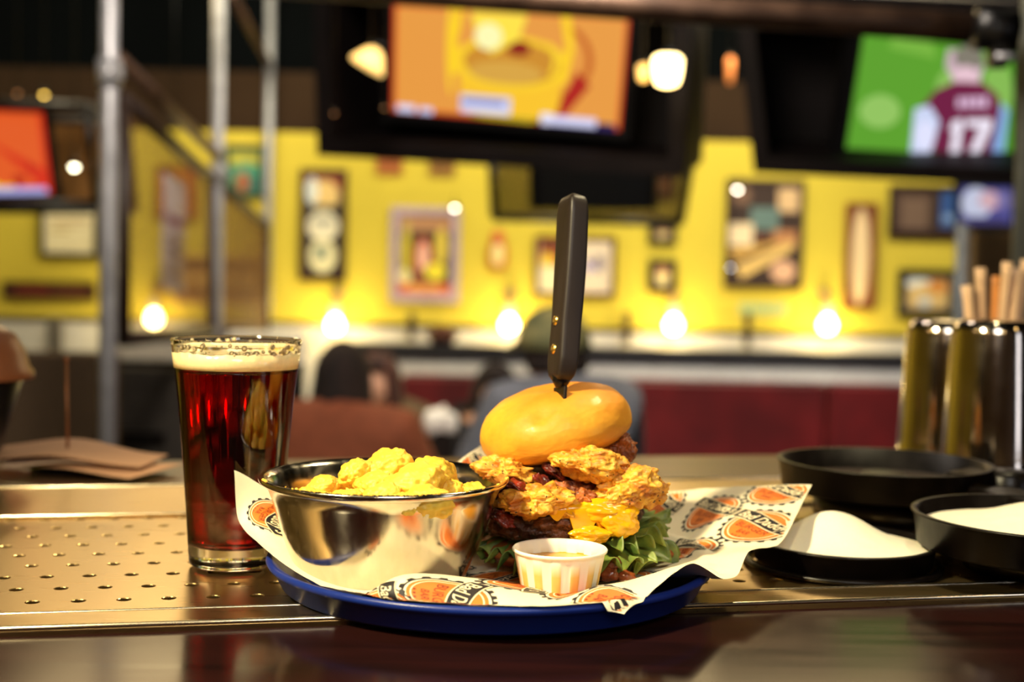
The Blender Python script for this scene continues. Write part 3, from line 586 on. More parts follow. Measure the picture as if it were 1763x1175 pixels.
# ================================================================== PEOPLE AT THE BOOTH TABLE
skin_m = mat('skin', (214, 160, 128), .5, var=.06, scale=12)
def skinned(name, chain, edges, m, parent, sub=2, root=0):
    me = bpy.data.meshes.new(name); me.from_pydata([c[:3] for c in chain], edges, []); me.materials.append(m)
    o = bpy.data.objects.new(name, me); C.objects.link(o); o.parent = parent
    sk = o.modifiers.new('skin', 'SKIN'); sk.use_smooth_shade = True
    for i, c in enumerate(chain):
        r = c[3]; me.skin_vertices[0].data[i].radius = r if isinstance(r, tuple) else (r, r)
        me.skin_vertices[0].data[i].use_root = (i == root)
    ss = o.modifiers.new('smooth', 'SUBSURF'); ss.levels = sub; ss.render_levels = sub
    return o
def person(loc, rz, label, top_m, hair_m, hair='long', lean=.12, head_turn=0, cap=None, arms=((.18, -.32, .36), (-.18, -.32, .36)), w=1.0, sh=.50):
    """seated figure facing local -Y; loc is the seat point on the bench or chair"""
    r = empty('person', loc, label, 'person', None, rz); L = lean
    nk = Vector((0, -L * 1.2, sh + .04)); hd = nk + Vector((0, -.045, .075)); T = Matrix.Rotation(head_turn, 3, 'Z')
    ch = [(0, 0, .06, (.12 * w, .09)), (0, -L * .35, .22, (.105 * w, .075)), (0, -L * .8, .40, (.115 * w, .075)), (0, -L, sh, (.07 * w, .06)), (*nk, .052),
          (*(hd + Vector((0, -.012, -.05))), .056), (*(hd + Vector((0, 0, .005))), (.074, .088)), (*(hd + Vector((0, .005, .055))), (.066, .080))]
    ed = [(k, k + 1) for k in range(7)]
    def add(p, rr, frm): ch.append((*p, rr)); ed.append((frm, len(ch) - 1)); return len(ch) - 1
    for sgn, hand in ((1, arms[0]), (-1, arms[1])):
        s0 = add((sgn * .17 * w, -L, sh - .03), .045, 3); el = add((sgn * .24 * w, -L - .08, sh - .27), .042, s0)
        wr = add((hand[0], hand[1] - L * .5, hand[2] - .06), .028, el); pa = add((hand[0] * .92, hand[1] - .07 - L * .5, hand[2] - .06), (.036, .018), wr)
        for k in range(4): f1 = add((hand[0] * .92 + (k - 1.5) * .019, hand[1] - .125 - L * .5 - .006 * (k % 3), hand[2] - .068), .009, pa); add((hand[0] * .92 + (k - 1.5) * .018, hand[1] - .155 - L * .5, hand[2] - .088), .008, f1)
        t = add((hand[0] * .92 - sgn * .035, hand[1] - .09 - L * .5, hand[2] - .06), .010, pa); add((hand[0] * .92 - sgn * .045, hand[1] - .12 - L * .5, hand[2] - .07), .009, t)
        h = add((sgn * .10, -.10, .05), .085, 0); kn = add((sgn * .12, -.42, .06), .062, h); an = add((sgn * .12, -.44, -.38), .042, kn); add((sgn * .12, -.56, -.415), (.04, .028), an)
    nose = T @ Vector((0, -.105, -.005)); add(hd + nose, .013, 6)
    for s in (1, -1): add(hd + T @ Vector((s * .082, .0, -.005)), (.012, .02), 6)
    skinned('body', ch, ed, skin_m, r)
    # face: eyes, brows and mouth
    dark = mat('eye_dark', (40, 26, 22), .3)
    for s in (1, -1):
        b = MB(); v, f = blob(hd + T @ Vector((s * .03, -.088, .012)), (.012, .006, .006), 2, amp=0, fine=0); b.add(v, f); b.build('eye', dark, r)
    b = MB(); v, f = blob(hd + T @ Vector((0, -.089, -.052)), (.022, .006, .006), 2, amp=0, fine=0); b.add(v, f); b.build('mouth', mat('lip', (170, 90, 80), .5), r)
    # garment follows the torso and sleeves
    g = [(0, 0, .04, (.165 * w, .128)), (0, -L * .35, .22, (.155 * w, .12)), (0, -L * .8, .40, (.168 * w, .122)), (0, -L, sh, (.135 * w, .10)), (0, -L * 1.15, sh + .045, (.085, .075))]
    ge = [(0, 1), (1, 2), (2, 3), (3, 4)]
    for sgn, hand in ((1, arms[0]), (-1, arms[1])):
        g.append((sgn * .17 * w, -L, sh - .02, .088)); ge.append((3, len(g) - 1)); g.append((sgn * .245 * w, -L - .08, sh - .27, .066)); ge.append((len(g) - 2, len(g) - 1))
        g.append((hand[0], hand[1] - L * .5, hand[2] - .05, .042)); ge.append((len(g) - 2, len(g) - 1))
        g.append((sgn * .10, -.10, .045, .098)); ge.append((0, len(g) - 1)); g.append((sgn * .12, -.40, .055, .075)); ge.append((len(g) - 2, len(g) - 1))
    skinned('shirt', g, ge, top_m, r)
    # hair
    b = MB(); hc = hd + Vector((0, 0, .01))
    if hair:
        def cap_surface(u, v):
            a = 2 * PI * u; drop = {'long': .26, 'bob': .17, 'short': .055}[hair]
            fr = -(T @ Vector((0, 1, 0))).dot(Vector((math.cos(a), math.sin(a), 0)))
            s_ = min(1, max(0, (fr - .15) / .35)); z0 = .065 * s_; t0 = math.acos(z0 / .125)
            if v < .5: t = v / .5 * t0; rr = math.sin(t); z = .125 * math.cos(t)
            else: rr = math.sin(t0) + .10 * math.sin((v - .5) * 2 * PI) * (1 - s_); z = z0 - (v - .5) * 2 * drop * (1 - s_)
            wob = 1 + .05 * math.sin(9 * a) * v
            return hc + Vector((math.cos(a) * .089 * rr * wob, math.sin(a) * .106 * rr * wob + .008, z))
        b.grid(cap_surface, 40, 22); b.f = [f for f in b.f if (b.v[f[2]] - b.v[f[0]]).cross(b.v[f[3]] - b.v[f[1]]).length > 2e-5]; b.m = [0] * len(b.f); b.sm = [True] * len(b.f); solid(b.build('hair', hair_m, r), .014, 1)
    if cap:
        b = MB(); b.lathe([(0, .138), (.045, .132), (.08, .105), (.102, .055), (.108, .015)], 28, tuple(hc), M=Matrix.Scale(1.1, 3, (0, 1, 0)))
        fw = T @ Vector((0, -1, 0)); sd = T @ Vector((1, 0, 0))
        pk = MB(); pk.grid(lambda u, v: hc + Vector((0, 0, .02)) + fw * (.10 + .09 * v * (1 - (2 * u - 1) ** 2) ** .5) + sd * ((u - .5) * .19) + Vector((0, 0, .0 - .02 * v)), 14, 6)
        co = solid(b.build('cap', cap, r), .006); solid(pk.build('cap_peak', cap, co), .006)
    return r
hair1 = mat('dark_brown_hair', (38, 24, 19), .9, col2=(22, 14, 12), scale=40, stretch=(1, 1, .1))
hair2 = mat('red_brown_hair', (78, 38, 24), .8, col2=(40, 18, 13), scale=40, stretch=(1, 1, .1))

SEAT = FZ + .45
def seated(px, py_top, Y, rz, label, top_m, hair_m, hair, **k):
    z = at(px, py_top, Y).z; lean = k.get('lean', .12)
    hx, hy = math.sin(rz) * lean * 1.2, -math.cos(rz) * lean * 1.2      # where leaning puts the head
    return person(Vector((at(px, 600, Y).x - hx, Y - hy, SEAT)), rz, label, top_m, hair_m, hair, sh=z - SEAT - .25, **k)
A_ = ((.16, -.34, .34), (-.16, -.34, .34))
seated(583, 586, 4.1, PI - .25, 'person seen from behind with dark brown bobbed hair and rust top', mat('rust_knit', (132, 70, 44), .85, scale=30, bump=.2), hair1, 'bob', lean=.14, w=1.25, arms=A_)
seated(660, 602, 5.1, -.55, 'person with long red-brown hair and olive top facing left across the table', mat('olive_knit', (96, 74, 44), .85, scale=30, bump=.2, col2=(60, 46, 30)), hair2, 'long', lean=.16, w=.95, arms=A_)
seated(846, 622, 5.25, .55, 'small person with short dark hair in black top between the napkins and the green cap', mat('black_cloth', (26, 22, 22), .9), hair1, 'short', lean=.10, w=.85, arms=A_)
seated(966, 538, 4.0, -PI * .84, 'person in a green cap and pale blue shirt seen from behind, back of the burger', mat('pale_blue_shirt', (112, 116, 128), .85, scale=12, bump=.1), hair1, 'short', lean=.12, w=1.15, arms=A_, cap=mat('green_camo_cap', (150, 142, 92), .8, col2=(98, 100, 68), scale=16))
# stools / chairs under those with their backs to us, and the table between
xm = at(760, 700, 4.75).x
table(at(600, 700, 4.75).x, at(990, 700, 4.75).x, 4.52, 5.2, FZ + .75, 'dark dining table between the seated people')
for px, Y, rz in ((583, 4.1, PI - .25), (668, 5.1, -1.05), (852, 5.25, .55), (950, 4.0, -PI * .78)):
    lean = .14; hx, hy = math.sin(rz) * lean * 1.2, -math.cos(rz) * lean * 1.2
    r = empty('stool', (at(px, 600, Y).x - hx, Y - hy, FZ), {583: 'round stool under the person in the rust top', 668: 'round stool under the person with long red-brown hair', 852: 'round stool under the small person in black', 950: 'round stool under the person in the green cap'}[px], 'stool', None, rz)
    b = MB(); b.lathe([(0, .40), (.16, .40), (.17, .385), (.17, .36), (.15, .35), (0, .35)], 24); b.build('seat', dt, r)
    for k in range(4):
        a = PI / 4 + k * PI / 2; b = MB(); b.tube([(.12 * math.cos(a), .12 * math.sin(a), .35), (.17 * math.cos(a), .17 * math.sin(a), 0)], .013, 8); b.build('leg', black_metal, r)
# napkin holder on that table
nx = at(760, 745, 4.62); nh = empty('napkin_holder', (nx.x, 4.66, FZ + .75), 'dark holder stuffed with white paper napkins on the dining table', 'napkin holder')
zt_ = at(760, 742, 4.66).z - (FZ + .75)
b = MB(); b.box((0, 0, zt_ / 2), (.09, .09, zt_), bevel=.006); b.build('holder', mat('black_plastic', (16, 14, 14), .35), nh)
b = MB()
for k in range(7):
    v, f = blob((-.03 + .013 * (k % 5), -.02 + .012 * (k % 4), zt_ + .02 + .008 * (k % 3)), (.034, .028, .04), 3, .35, 2.2, k + 3, .1); b.add(v, f)
b.build('napkins', mat('white_napkin', (226, 222, 216), .8, emit=0), nh)['kind'] = 'stuff'
b = MB(); b.lathe([(0, .0), (.045, 0), (.07, .03), (.075, .055), (.068, .055), (.0, .05)], 24); b.lathe([(0, .05), (.05, .055), (.045, .075), (0, .085)], 20)
o = b.build('ledge_bump', mat('brown_shape', (92, 48, 26), .5)); o.location = (at(760, 590, YB).x, YB + .04, zl1 + .001); tag(o, 'small rounded brown shape on the black booth ledge, standing for a head behind it', 'bowl')  # stands in for the top of a head behind the booth

# ================================================================== BAR
barwood = mat('polished_bar_wood', (34, 14, 12), .15, col2=(22, 10, 9), scale=7, stretch=(1, 7, 1), rvar=.03, spec=.2, ior=1.25)
steel = mat('brushed_steel', (206, 176, 122), .29, 1.0, var=.015, scale=400, stretch=(.05, 1, 1), rvar=.02, aniso=.3, bump=.02, bdist=.0002)
def bprism(name, u0, u1, v0, v1, z0, z1, m, parent=None, n=1, ch=.002):
    rot = Matrix((EU, EV, Vector((0, 0, 1)))).transposed(); b = MB()
    b.box(bar((u0 + u1) / 2, (v0 + v1) / 2, (z0 + z1) / 2), (u1 - u0, v1 - v0, z1 - z0), rot=rot, bevel=ch)
    o = b.build(name, m)
    return keep(o, parent) if parent else o
bc = empty('bar_counter', (bar(.3, 0, FZ)), 'dark polished wooden bar counter in the foreground', 'bar counter')
bprism('front_top', -1.6, 2.2, -.62, -.004, BZ - .05, BZ - .002, barwood, bc, ch=.004)
bprism('back_top', -1.6, 2.2, .486, .665, BZ - .05, BZ - .002, mat('worn_bar_wood', (84, 58, 34), .35, col2=(60, 42, 26), scale=6, stretch=(1, 6, 1)), bc, ch=.004)
bprism('counter_body', -1.6, 2.2, -.35, .60, FZ, BZ - .052, dark_wood, bc)
rail = empty('drip_rail', bar(.3, .2, BZ), 'perforated brushed steel drip rail set into the bar top', 'drip rail')
bprism('front_lip', -1.6, 2.2, -.003, .030, BZ - .02, BZ + .0012, steel, rail, ch=.0018)
bprism('back_lip', -1.6, 2.2, .338, .482, BZ - .02, BZ + .0005, steel, rail, ch=.0012)
bprism('catch_pan', -1.6, 2.2, .031, .337, BZ - .058, BZ - .046, mat('dark_pan', (10, 7, 5), .7), rail)
bead = mat('bright_edge_steel', (235, 220, 190), .22, 1.0, var=.02)  # polished beads added to catch highlight lines along the rail edges
for v_, r_ in ((.030, .0011), (-.0018, .0016), (.338, .0011), (.480, .0014)):
    b = MB(); b.tube([bar(-1.6, v_, BZ + .0008), bar(2.2, v_, BZ + .0008)], r_, 12); keep(b.build('highlight_bead', bead), rail)
# perforated sheet: real punched holes on a staggered lattice
du, dv, rh = .0262, .0333, .0041; vs, fs = [], []
def cell(u0, u1, v0, v1, hole):
    k = len(vs); cu, cv = (u0 + u1) / 2, (v0 + v1) / 2; zz = BZ - .0012
    if not hole:
        for u, v in ((u0, v0), (u1, v0), (u1, v1), (u0, v1)): vs.append(bar(u, v, zz))
        fs.append((k, k + 1, k + 2, k + 3)); return
    n = 16; a_ = [2 * PI * (i + .5) / n for i in range(n)]
    for i in range(n):                                   # outer square points
        c_, s_ = math.cos(a_[i]), math.sin(a_[i]); t = 1 / max(abs(c_), abs(s_)); vs.append(bar(cu + c_ * t * (u1 - u0) / 2, cv + s_ * t * (v1 - v0) / 2, zz))
    for i in range(n): vs.append(bar(cu + math.cos(a_[i]) * rh * 1.12, cv + math.sin(a_[i]) * rh * 1.12, zz))
    for i in range(n): vs.append(bar(cu + math.cos(a_[i]) * rh, cv + math.sin(a_[i]) * rh, zz - .0005))
    for i in range(n): vs.append(bar(cu + math.cos(a_[i]) * rh, cv + math.sin(a_[i]) * rh, zz - .003))
    for i in range(n):
        j = (i + 1) % n
        for o in (0, n, 2 * n): fs.append((k + o + i, k + o + j, k + o + n + j, k + o + n + i))
    for i, (su, sv) in ((1, (1, 1)), (5, (-1, 1)), (9, (-1, -1)), (13, (1, -1))):
        vs.append(bar(cu + su * (u1 - u0) / 2, cv + sv * (v1 - v0) / 2, zz)); fs.append((k + i, len(vs) - 1, k + i + 1))
for r_ in range(9):
    v0 = .065 + r_ * dv - dv / 2; off = .008 if r_ % 2 == 0 else .0205
    for c_ in range(-22, 48): cell(off + c_ * du - du / 2, off + c_ * du + du / 2, v0, v0 + dv, True)
    cell(-1.6, off - 22 * du - du / 2, v0, v0 + dv, False); cell(off + 47 * du + du / 2, 2.2, v0, v0 + dv, False)
cell(-1.6, 2.2, .030, .065 - dv / 2, False); cell(-1.6, 2.2, .065 + 8.5 * dv, .338, False)
keep(mesh_obj('perforated_sheet', vs, fs, steel, smooth=False), rail)

# ================================================================== TRAY, PAPER
TC = Vector((-.011, .851)); ZB_ = BZ + .0008
blue = mat('blue_plastic', (22, 44, 122), .36, var=.08, scale=12, bump=.05, rvar=.08)
b = MB(); b.lathe([(0, .0004), (.126, .0004), (.1310, .0010), (.1330, .0025), (.1385, .0135), (.1412, .0146), (.1422, .0168), (.1410, .0188), (.1385, .0188), (.1355, .0172), (.1270, .0062), (.122, .0048), (0, .0048)], 96, (TC.x, TC.y, ZB_))
tray = b.build('serving_tray', blue); tag(tray, 'round blue plastic tray under the burger and steel bowl', 'tray')

def wp(px, py, d): return at(px, py, d)
def bil(a, b_, z=None, dz=0):
    L_, B_, R_, F_ = Vector((-.175, .845)), Vector((-.02, .985)), Vector((.213, .95)), Vector((.062, .735))
    q = L_ * (1 - a) * (1 - b_) + B_ * (1 - a) * b_ + R_ * a * b_ + F_ * a * (1 - b_); return Vector((q.x, q.y, z))
ZF = ZB_ + .0062
cps = [((0, 0), wp(403, 810, .845)), ((.1, 0), wp(408, 886, .835)), ((.2, 0), wp(438, 930, .82)), ((.3, 0), wp(492, 974, .785)), ((.42, 0), wp(570, 1020, .747)),
       ((.55, 0), wp(670, 1050, .722)), ((.7, 0), wp(800, 1060, .714)), ((.85, 0), wp(940, 1062, .712)), ((1, 0), wp(1075, 1058, .724)),
       ((.52, .10), wp(650, 1014, .744)), ((.58, .11), wp(695, 990, .740)), ((.66, .11), wp(770, 1003, .738)), ((.76, .11), wp(880, 1024, .735)), ((.87, .11), wp(965, 1034, .733)), ((.96, .10), wp(1050, 1012, .738)),
       ((1, .1), wp(1108, 1036, .736)), ((1, .19), wp(1145, 1000, .752)), ((1, .27), wp(1192, 971, .768)), ((1, .36), wp(1240, 996, .785)), ((1, .46), wp(1272, 988, .80)),
       ((1, .56), wp(1290, 950, .825)), ((1, .68), wp(1338, 940, .86)), ((1, .85), wp(1374, 882, .915)), ((1, 1), wp(1398, 835, .955)),
       ((.86, 1), wp(1300, 838, .985)), ((.72, 1), wp(1210, 842, 1.0)), ((.55, 1), wp(1120, 850, 1.01)), ((.35, 1), wp(990, 850, 1.02)), ((.17, 1), wp(900, 800, 1.01)), ((.08, 1), wp(858, 770, 1.0)), ((0, 1), wp(836, 763, .985)),
       ((0, .86), wp(795, 790, .965)), ((0, .7), wp(750, 822, .945)), ((0, .5), wp(640, 862, .91)), ((0, .25), wp(530, 858, .875)), ((0, .12), wp(462, 842, .86)),
       ((.17, .12), wp(475, 905, .835)), ((.12, .3), bil(.12, .3, 1.132)), ((.12, .55), bil(.12, .55, 1.138)),
       ((.28, .15), bil(.27, .15, ZF + .003)), ((.3, .35), bil(.3, .35, ZF)), ((.3, .6), bil(.3, .6, ZF)), ((.3, .85), bil(.3, .85, ZF + .008)),
       ((.45, .22), bil(.45, .22, ZF)), ((.55, .2), bil(.55, .22, ZF)), ((.5, .4), bil(.5, .4, ZF)), ((.5, .6), bil(.5, .6, ZF)), ((.5, .8), bil(.5, .8, ZF)), ((.62, .24), bil(.62, .25, ZF)),
       ((.7, .4), bil(.7, .4, ZF)), ((.7, .6), bil(.7, .6, ZF)), ((.7, .8), bil(.7, .8, ZF + .010)), ((.78, .24), bil(.77, .24, ZF)), ((.88, .24), bil(.88, .25, ZF + .006)),
       ((.86, .42), bil(.86, .42, ZF + .004)), ((.87, .6), bil(.86, .6, ZF + .008)), ((.86, .82), bil(.86, .82, 1.134))]
Xc = np.array([p[0] for p in cps]); Yc = np.array([list(p[1]) for p in cps])
def Uf(r): return np.where(r > 1e-9, r * r * np.log(r + 1e-12), 0)
n_ = len(Xc); K = Uf(np.linalg.norm(Xc[:, None] - Xc[None], axis=2)) + np.eye(n_) * 2e-5; Pm_ = np.hstack([np.ones((n_, 1)), Xc])
Aug = np.vstack([np.hstack([K, Pm_]), np.hstack([Pm_.T, np.zeros((3, 3))])]); Wt = np.linalg.solve(Aug, np.vstack([Yc, np.zeros((3, 3))]))
def sheet(ab):
    ab = np.atleast_2d(np.array(ab, float)); k = Uf(np.linalg.norm(ab[:, None] - Xc[None], axis=2))
    P = k @ Wt[:n_] + Wt[n_] + ab @ Wt[n_ + 1:]
    # never sink below the tray surface
    d = np.hypot(P[:, 0] - TC.x, P[:, 1] - TC.y)
    fl = ZB_ + np.interp(d, [0, .123, .127, .1355, .1385, .1440, .1445], [.0058, .0058, .0076, .0184, .0200, .0200, .004])
    P[:, 2] = np.maximum(P[:, 2], fl)
    wr = np.array([noise.noise(Vector((a * 9, b2 * 9, 3))) * .0012 + noise.noise(Vector((a * 26, b2 * 26, 5))) * .0004 for a, b2 in ab])
    P[:, 2] += np.abs(wr)
    return P
def sheet_n(ab, h):
    ab = np.atleast_2d(np.array(ab, float)); e = 1e-3; P = sheet(ab); A = sheet(ab + [e, 0]) - P; B = sheet(ab + [0, e]) - P
    N = np.cross(A, B); N /= np.linalg.norm(N, axis=1)[:, None] + 1e-12; return P + N * h
NP = 110; gp = [(i / NP, j / NP) for j in range(NP + 1) for i in range(NP + 1)]; Pp = sheet(gp)
fs = [(j * (NP + 1) + i, j * (NP + 1) + i + 1, (j + 1) * (NP + 1) + i + 1, (j + 1) * (NP + 1) + i) for j in range(NP) for i in range(NP)]
PV = [Vector(p) for p in Pp]; PF = list(fs); PMI = [0] * len(fs); npaper = len(fs)
# printed badges: bottle-cap ring, orange face, banner with the wording
def text2d(s, size, shear=0.0, bold=0.0):
    cu = bpy.data.curves.new('t', 'FONT'); cu.body = s; cu.size = size; cu.shear = shear; cu.align_x = 'CENTER'; cu.align_y = 'CENTER'; cu.offset = bold; cu.resolution_u = 3
    o = bpy.data.objects.new('t', cu); C.objects.link(o); dg = bpy.context.evaluated_depsgraph_get(); me = o.evaluated_get(dg).to_mesh()
    v = [(q.co.x, q.co.y) for q in me.vertices]; f = [tuple(p.vertices) for p in me.polygons]; o.evaluated_get(dg).to_mesh_clear()
    bpy.data.objects.remove(o); bpy.data.curves.remove(cu); return v, f
def gridpoly(x0, x1, fy0, fy1, nx, ny):
    v = [(x0 + (x1 - x0) * i / nx, fy0(i / nx) + (fy1(i / nx) - fy0(i / nx)) * j / ny) for j in range(ny + 1) for i in range(nx + 1)]
    return v, [(j * (nx + 1) + i, j * (nx + 1) + i + 1, (j + 1) * (nx + 1) + i + 1, (j + 1) * (nx + 1) + i) for j in range(ny) for i in range(nx)]
def discpoly(r, n=40, m=6, r0=0):
    v = [(0, 0)] if not r0 else []; f = []
    for j in range(0 if r0 else 1, m + 1):
        rr = r0 + (r - r0) * j / m; v += [(rr * math.cos(2 * PI * k / n), rr * math.sin(2 * PI * k / n)) for k in range(n)]
    if not r0: f += [(0, 1 + k, 1 + (k + 1) % n) for k in range(n)]
    o = 0 if r0 else 1
    for j in range(m if r0 else m - 1):
        for k in range(n): f.append((o + j * n + k, o + (j + 1) * n + k, o + (j + 1) * n + (k + 1) % n, o + j * n + (k + 1) % n))
    return v, f
badge = []
teeth_v, teeth_f = [], []
for k in range(21):                                    # crown cork teeth
    a = 2 * PI * k / 21; k0 = len(teeth_v)
    for rr, da in ((1.10, -.10), (1.10, .10), (1.22, .075), (1.22, -.035)): teeth_v.append((rr * math.cos(a + da), rr * math.sin(a + da)))
    teeth_f.append((k0, k0 + 1, k0 + 2, k0 + 3))
badge.append((teeth_v, teeth_f, 3, 1)); v, f = discpoly(1.12, 42, 1, 1.075); badge.append((v, f, 3, 1))
v, f = discpoly(1.0); badge.append((v, f, 1, 1)); v, f = discpoly(.90, 40, 1, .86); badge.append((v, f, 2, 2))
zig = lambda o, s: (lambda t: o + s * .05 * math.sin(t * 2 * PI) )
v, f = gridpoly(-1.28, 1.28, zig(-.02, 1), zig(.56, 1), 20, 5); badge.append((v, f, 2, 3))
v, f = gridpoly(-1.25, 1.25, zig(.02, 1), zig(.52, 1), 20, 5); badge.append((v, f, 3, 4))
v, f = text2d("Bad Daddy's", .50, .25, .006); badge.append(([(x * .92, y + .27) for x, y in v], f, 2, 5))
v, f = text2d("BURGER", .40, 0, .0); badge.append(([(x * .92, y * .95 - .22) for x, y in v], f, 4, 3))
v, f = text2d("BAR", .30, 0, .0); badge.append(([(x * .92, y * 1.0 - .53) for x, y in v], f, 4, 3))
for k in (-1, 0, 1): v, f = discpoly(.045, 6, 1); badge.append(([(x + k * .17, y - .78) for x, y in v], f, 4, 3))
LT = math.radians(-35); LR = .067
def inv_pix(px, py):
    t = pxy - np.array([px, py]); return gp[int(np.argmin((t ** 2).sum(1)))]
Rn = np.array(ROT); q_ = (Pp - np.array(CAM)) @ Rn; pxy = np.stack([q_[:, 0] / -q_[:, 2] * FPX + W / 2, -q_[:, 1] / -q_[:, 2] * FPX + H / 2], 1)
BADGES = [(.79, .875), (.935, .775), (.825, .655), (.93, .955), (.60, .955), (.675, .045, -95), (.72, .21, -60), (.125, .13), (.055, .85), (.985, .04, -110), (.545, .0, -95), (.40, .20, -80), (.34, .33), (.54, .25, -80), (.18, .40), (.16, .64), (.36, .60), (.42, .84), (.62, .70), (.62, .46), (.79, .40), (.85, .20), (.25, .92)]
def stamp(ca, cb, ang=None):
    global PV, PF, PMI
    t_ = LT if ang is None else math.radians(ang); co, si = math.cos(t_), math.sin(t_)
    for v, f, mi, lay in badge:
        ab = np.array([(ca + LR * (x * co - y * si), cb + LR * (x * si + y * co)) for x, y in v])
        ok = (ab[:, 0] > .003) & (ab[:, 0] < .997) & (ab[:, 1] > .003) & (ab[:, 1] < .997)
        if not ok.any(): continue
        P = sheet_n(np.clip(ab, .003, .997), .00012 * lay + .0001); k = len(PV); PV += [Vector(p) for p in P]
        for t in f:
            if all(ok[i] for i in t): PF.append(tuple(i + k for i in t)); PMI.append(mi)
for c_ in BADGES: stamp(*c_)
pw = mat('greaseproof_paper', (240, 228, 196), .55, var=.03, scale=20, bump=.08, bdist=.002, sss=.1)
paper = mesh_obj('paper_liner', PV, PF, [pw, mat('print_orange', (222, 118, 40), .6, var=.08, scale=90), mat('print_cream', (242, 226, 186), .6), mat('print_black', (34, 28, 30), .6), mat('print_rust', (150, 60, 24), .6)], midx=PMI)
tag(paper, 'white greaseproof paper sheet with orange burger bar badges lining the blue tray', 'paper')
me = paper.data

# ================================================================== STEEL BOWL WITH TOTS
BC = Vector((-.0765, .815, ZB_ + .0068))
bsteel = mat('bowl_steel', (205, 196, 180), .17, 1.0, var=.05, scale=160, stretch=(1, 1, .06), rvar=.06, bump=.04, bdist=.0004)
RB = .0742
prof = [(0, 0), (.040, 0), (.046, .002), (.052, .008), (.0585, .022), (.064, .038), (.0685, .054), (.0715, .0605), (RB, .0622), (.0762, .0640), (.0765, .0660), (.0752, .0668), (.0735, .0660), (.0700, .0635), (.0670, .054), (.0625, .038), (.057, .022), (.0505, .009), (.045, .0035), (.039, .0015), (0, .0015)]
b = MB(); b.lathe(prof, 96, tuple(BC)); bowl = b.build('steel_bowl', bsteel); tag(bowl, 'shiny stainless steel bowl full of golden tots on the left of the tray', 'bowl')
tot_m = food_mat('golden_tot', (244, 200, 66), (224, 160, 44), None, scale=38, rough=.5, bump=.7, bdist=.0016, lo=.30, hi=.55, sss=.25, pale=(252, 216, 84))
tots = [(557, 838, .825, 27, 17), (537, 862, .79, 32, 19), (600, 866, .775, 37, 20), (655, 862, .765, 38, 24), (612, 815, .815, 30, 21), (668, 810, .825, 41, 30), (645, 838, .80, 34, 22), (712, 838, .785, 50, 34), (744, 822, .81, 42, 30), (736, 866, .765, 46, 26),
        (816, 856, .805, 30, 21), (700, 872, .76, 34, 20), (575, 875, .765, 30, 18), (775, 850, .80, 26, 22), (690, 830, .84, 40, 28), (620, 850, .84, 34, 24), (760, 855, .84, 34, 24), (560, 868, .83, 30, 18)]
tlab = ['golden tot low at the left edge of the bowl heap', 'leftmost golden tot just above the bowl rim', 'smooth golden tot at the front left of the heap', 'golden tot at the front centre of the heap', 'round golden tot on the upper left shoulder of the heap',
        'golden tot forming the pointed top of the heap', 'golden tot just below the left side of the peak', 'largest round golden tot right of the peak', 'golden tot at the upper right of the heap', 'broad golden tot at the front right of the heap',
        'small golden tot alone at the right edge of the bowl', 'golden tot pressed against the front rim below the largest one', 'small golden tot against the front left rim', 'golden tot between the largest one and the right edge', 'golden tot behind the peak of the heap',
        'golden tot deep behind the left shoulder of the heap', 'golden tot deep at the back right of the heap', 'golden tot at the back left of the bowl']
for k, (px, py, d, rx, rz_) in enumerate(tots):
    p = wp(px, py, d); s = d / FPX
    M = Matrix.Rotation(random.uniform(-.5, .5), 3, 'Y') @ Matrix.Rotation(random.uniform(0, 3), 3, 'Z')
    v, f = blob((0, 0, 0), (rx * s * 1.06, rx * s * 1.0, rz_ * s * 1.12), 5 if k < 14 else 4, .22, 1.3, k + 11, .06, 6, M=M)
    # lumpy crust
    v = [q * (1 + .022 * noise.noise(q * 200 + Vector((k, 0, 0))) + .022 * noise.noise(q * 500) + .012 * noise.noise(q * 1100)) for q in v]
    o = mesh_obj('potato_tot', v, f, tot_m); o.location = p; tag(o, tlab[k], 'tot', 'golden tots heaped in the steel bowl')
# bed of tots below the visible ones
for k in range(9):
    a = k * 2.4; r_ = .012 + .03 * ((k * .37) % 1); v, f = blob((0, 0, 0), (.017, .016, .013), 4, .3, 1.5, k + 60, .1)
    o = mesh_obj('potato_tot', v, f, tot_m); o.location = BC + Vector((r_ * math.cos(a), r_ * math.sin(a), .022 + .010 * (k % 3))); tag(o, 'golden tot buried under the heap in the steel bowl', 'tot', 'golden tots heaped in the steel bowl')

rnd = random.Random(9); b = MB()
for k in range(90):
    a = rnd.gauss(-PI / 2 + .15, .55); rr_ = .0748 + rnd.uniform(-.0010, .0012); s_ = rnd.uniform(.0004, .0011); v, f = blob((BC.x + rr_ * math.cos(a), BC.y + rr_ * math.sin(a), BC.z + .0668), (s_, s_, s_ * .7), 2, .4, 2, k, .1); b.add(v, f)
o = b.build('batter_crumbs', tot_m); tag(o, 'golden batter crumbs scattered along the front rim of the steel bowl', 'crumbs', None, 'stuff')

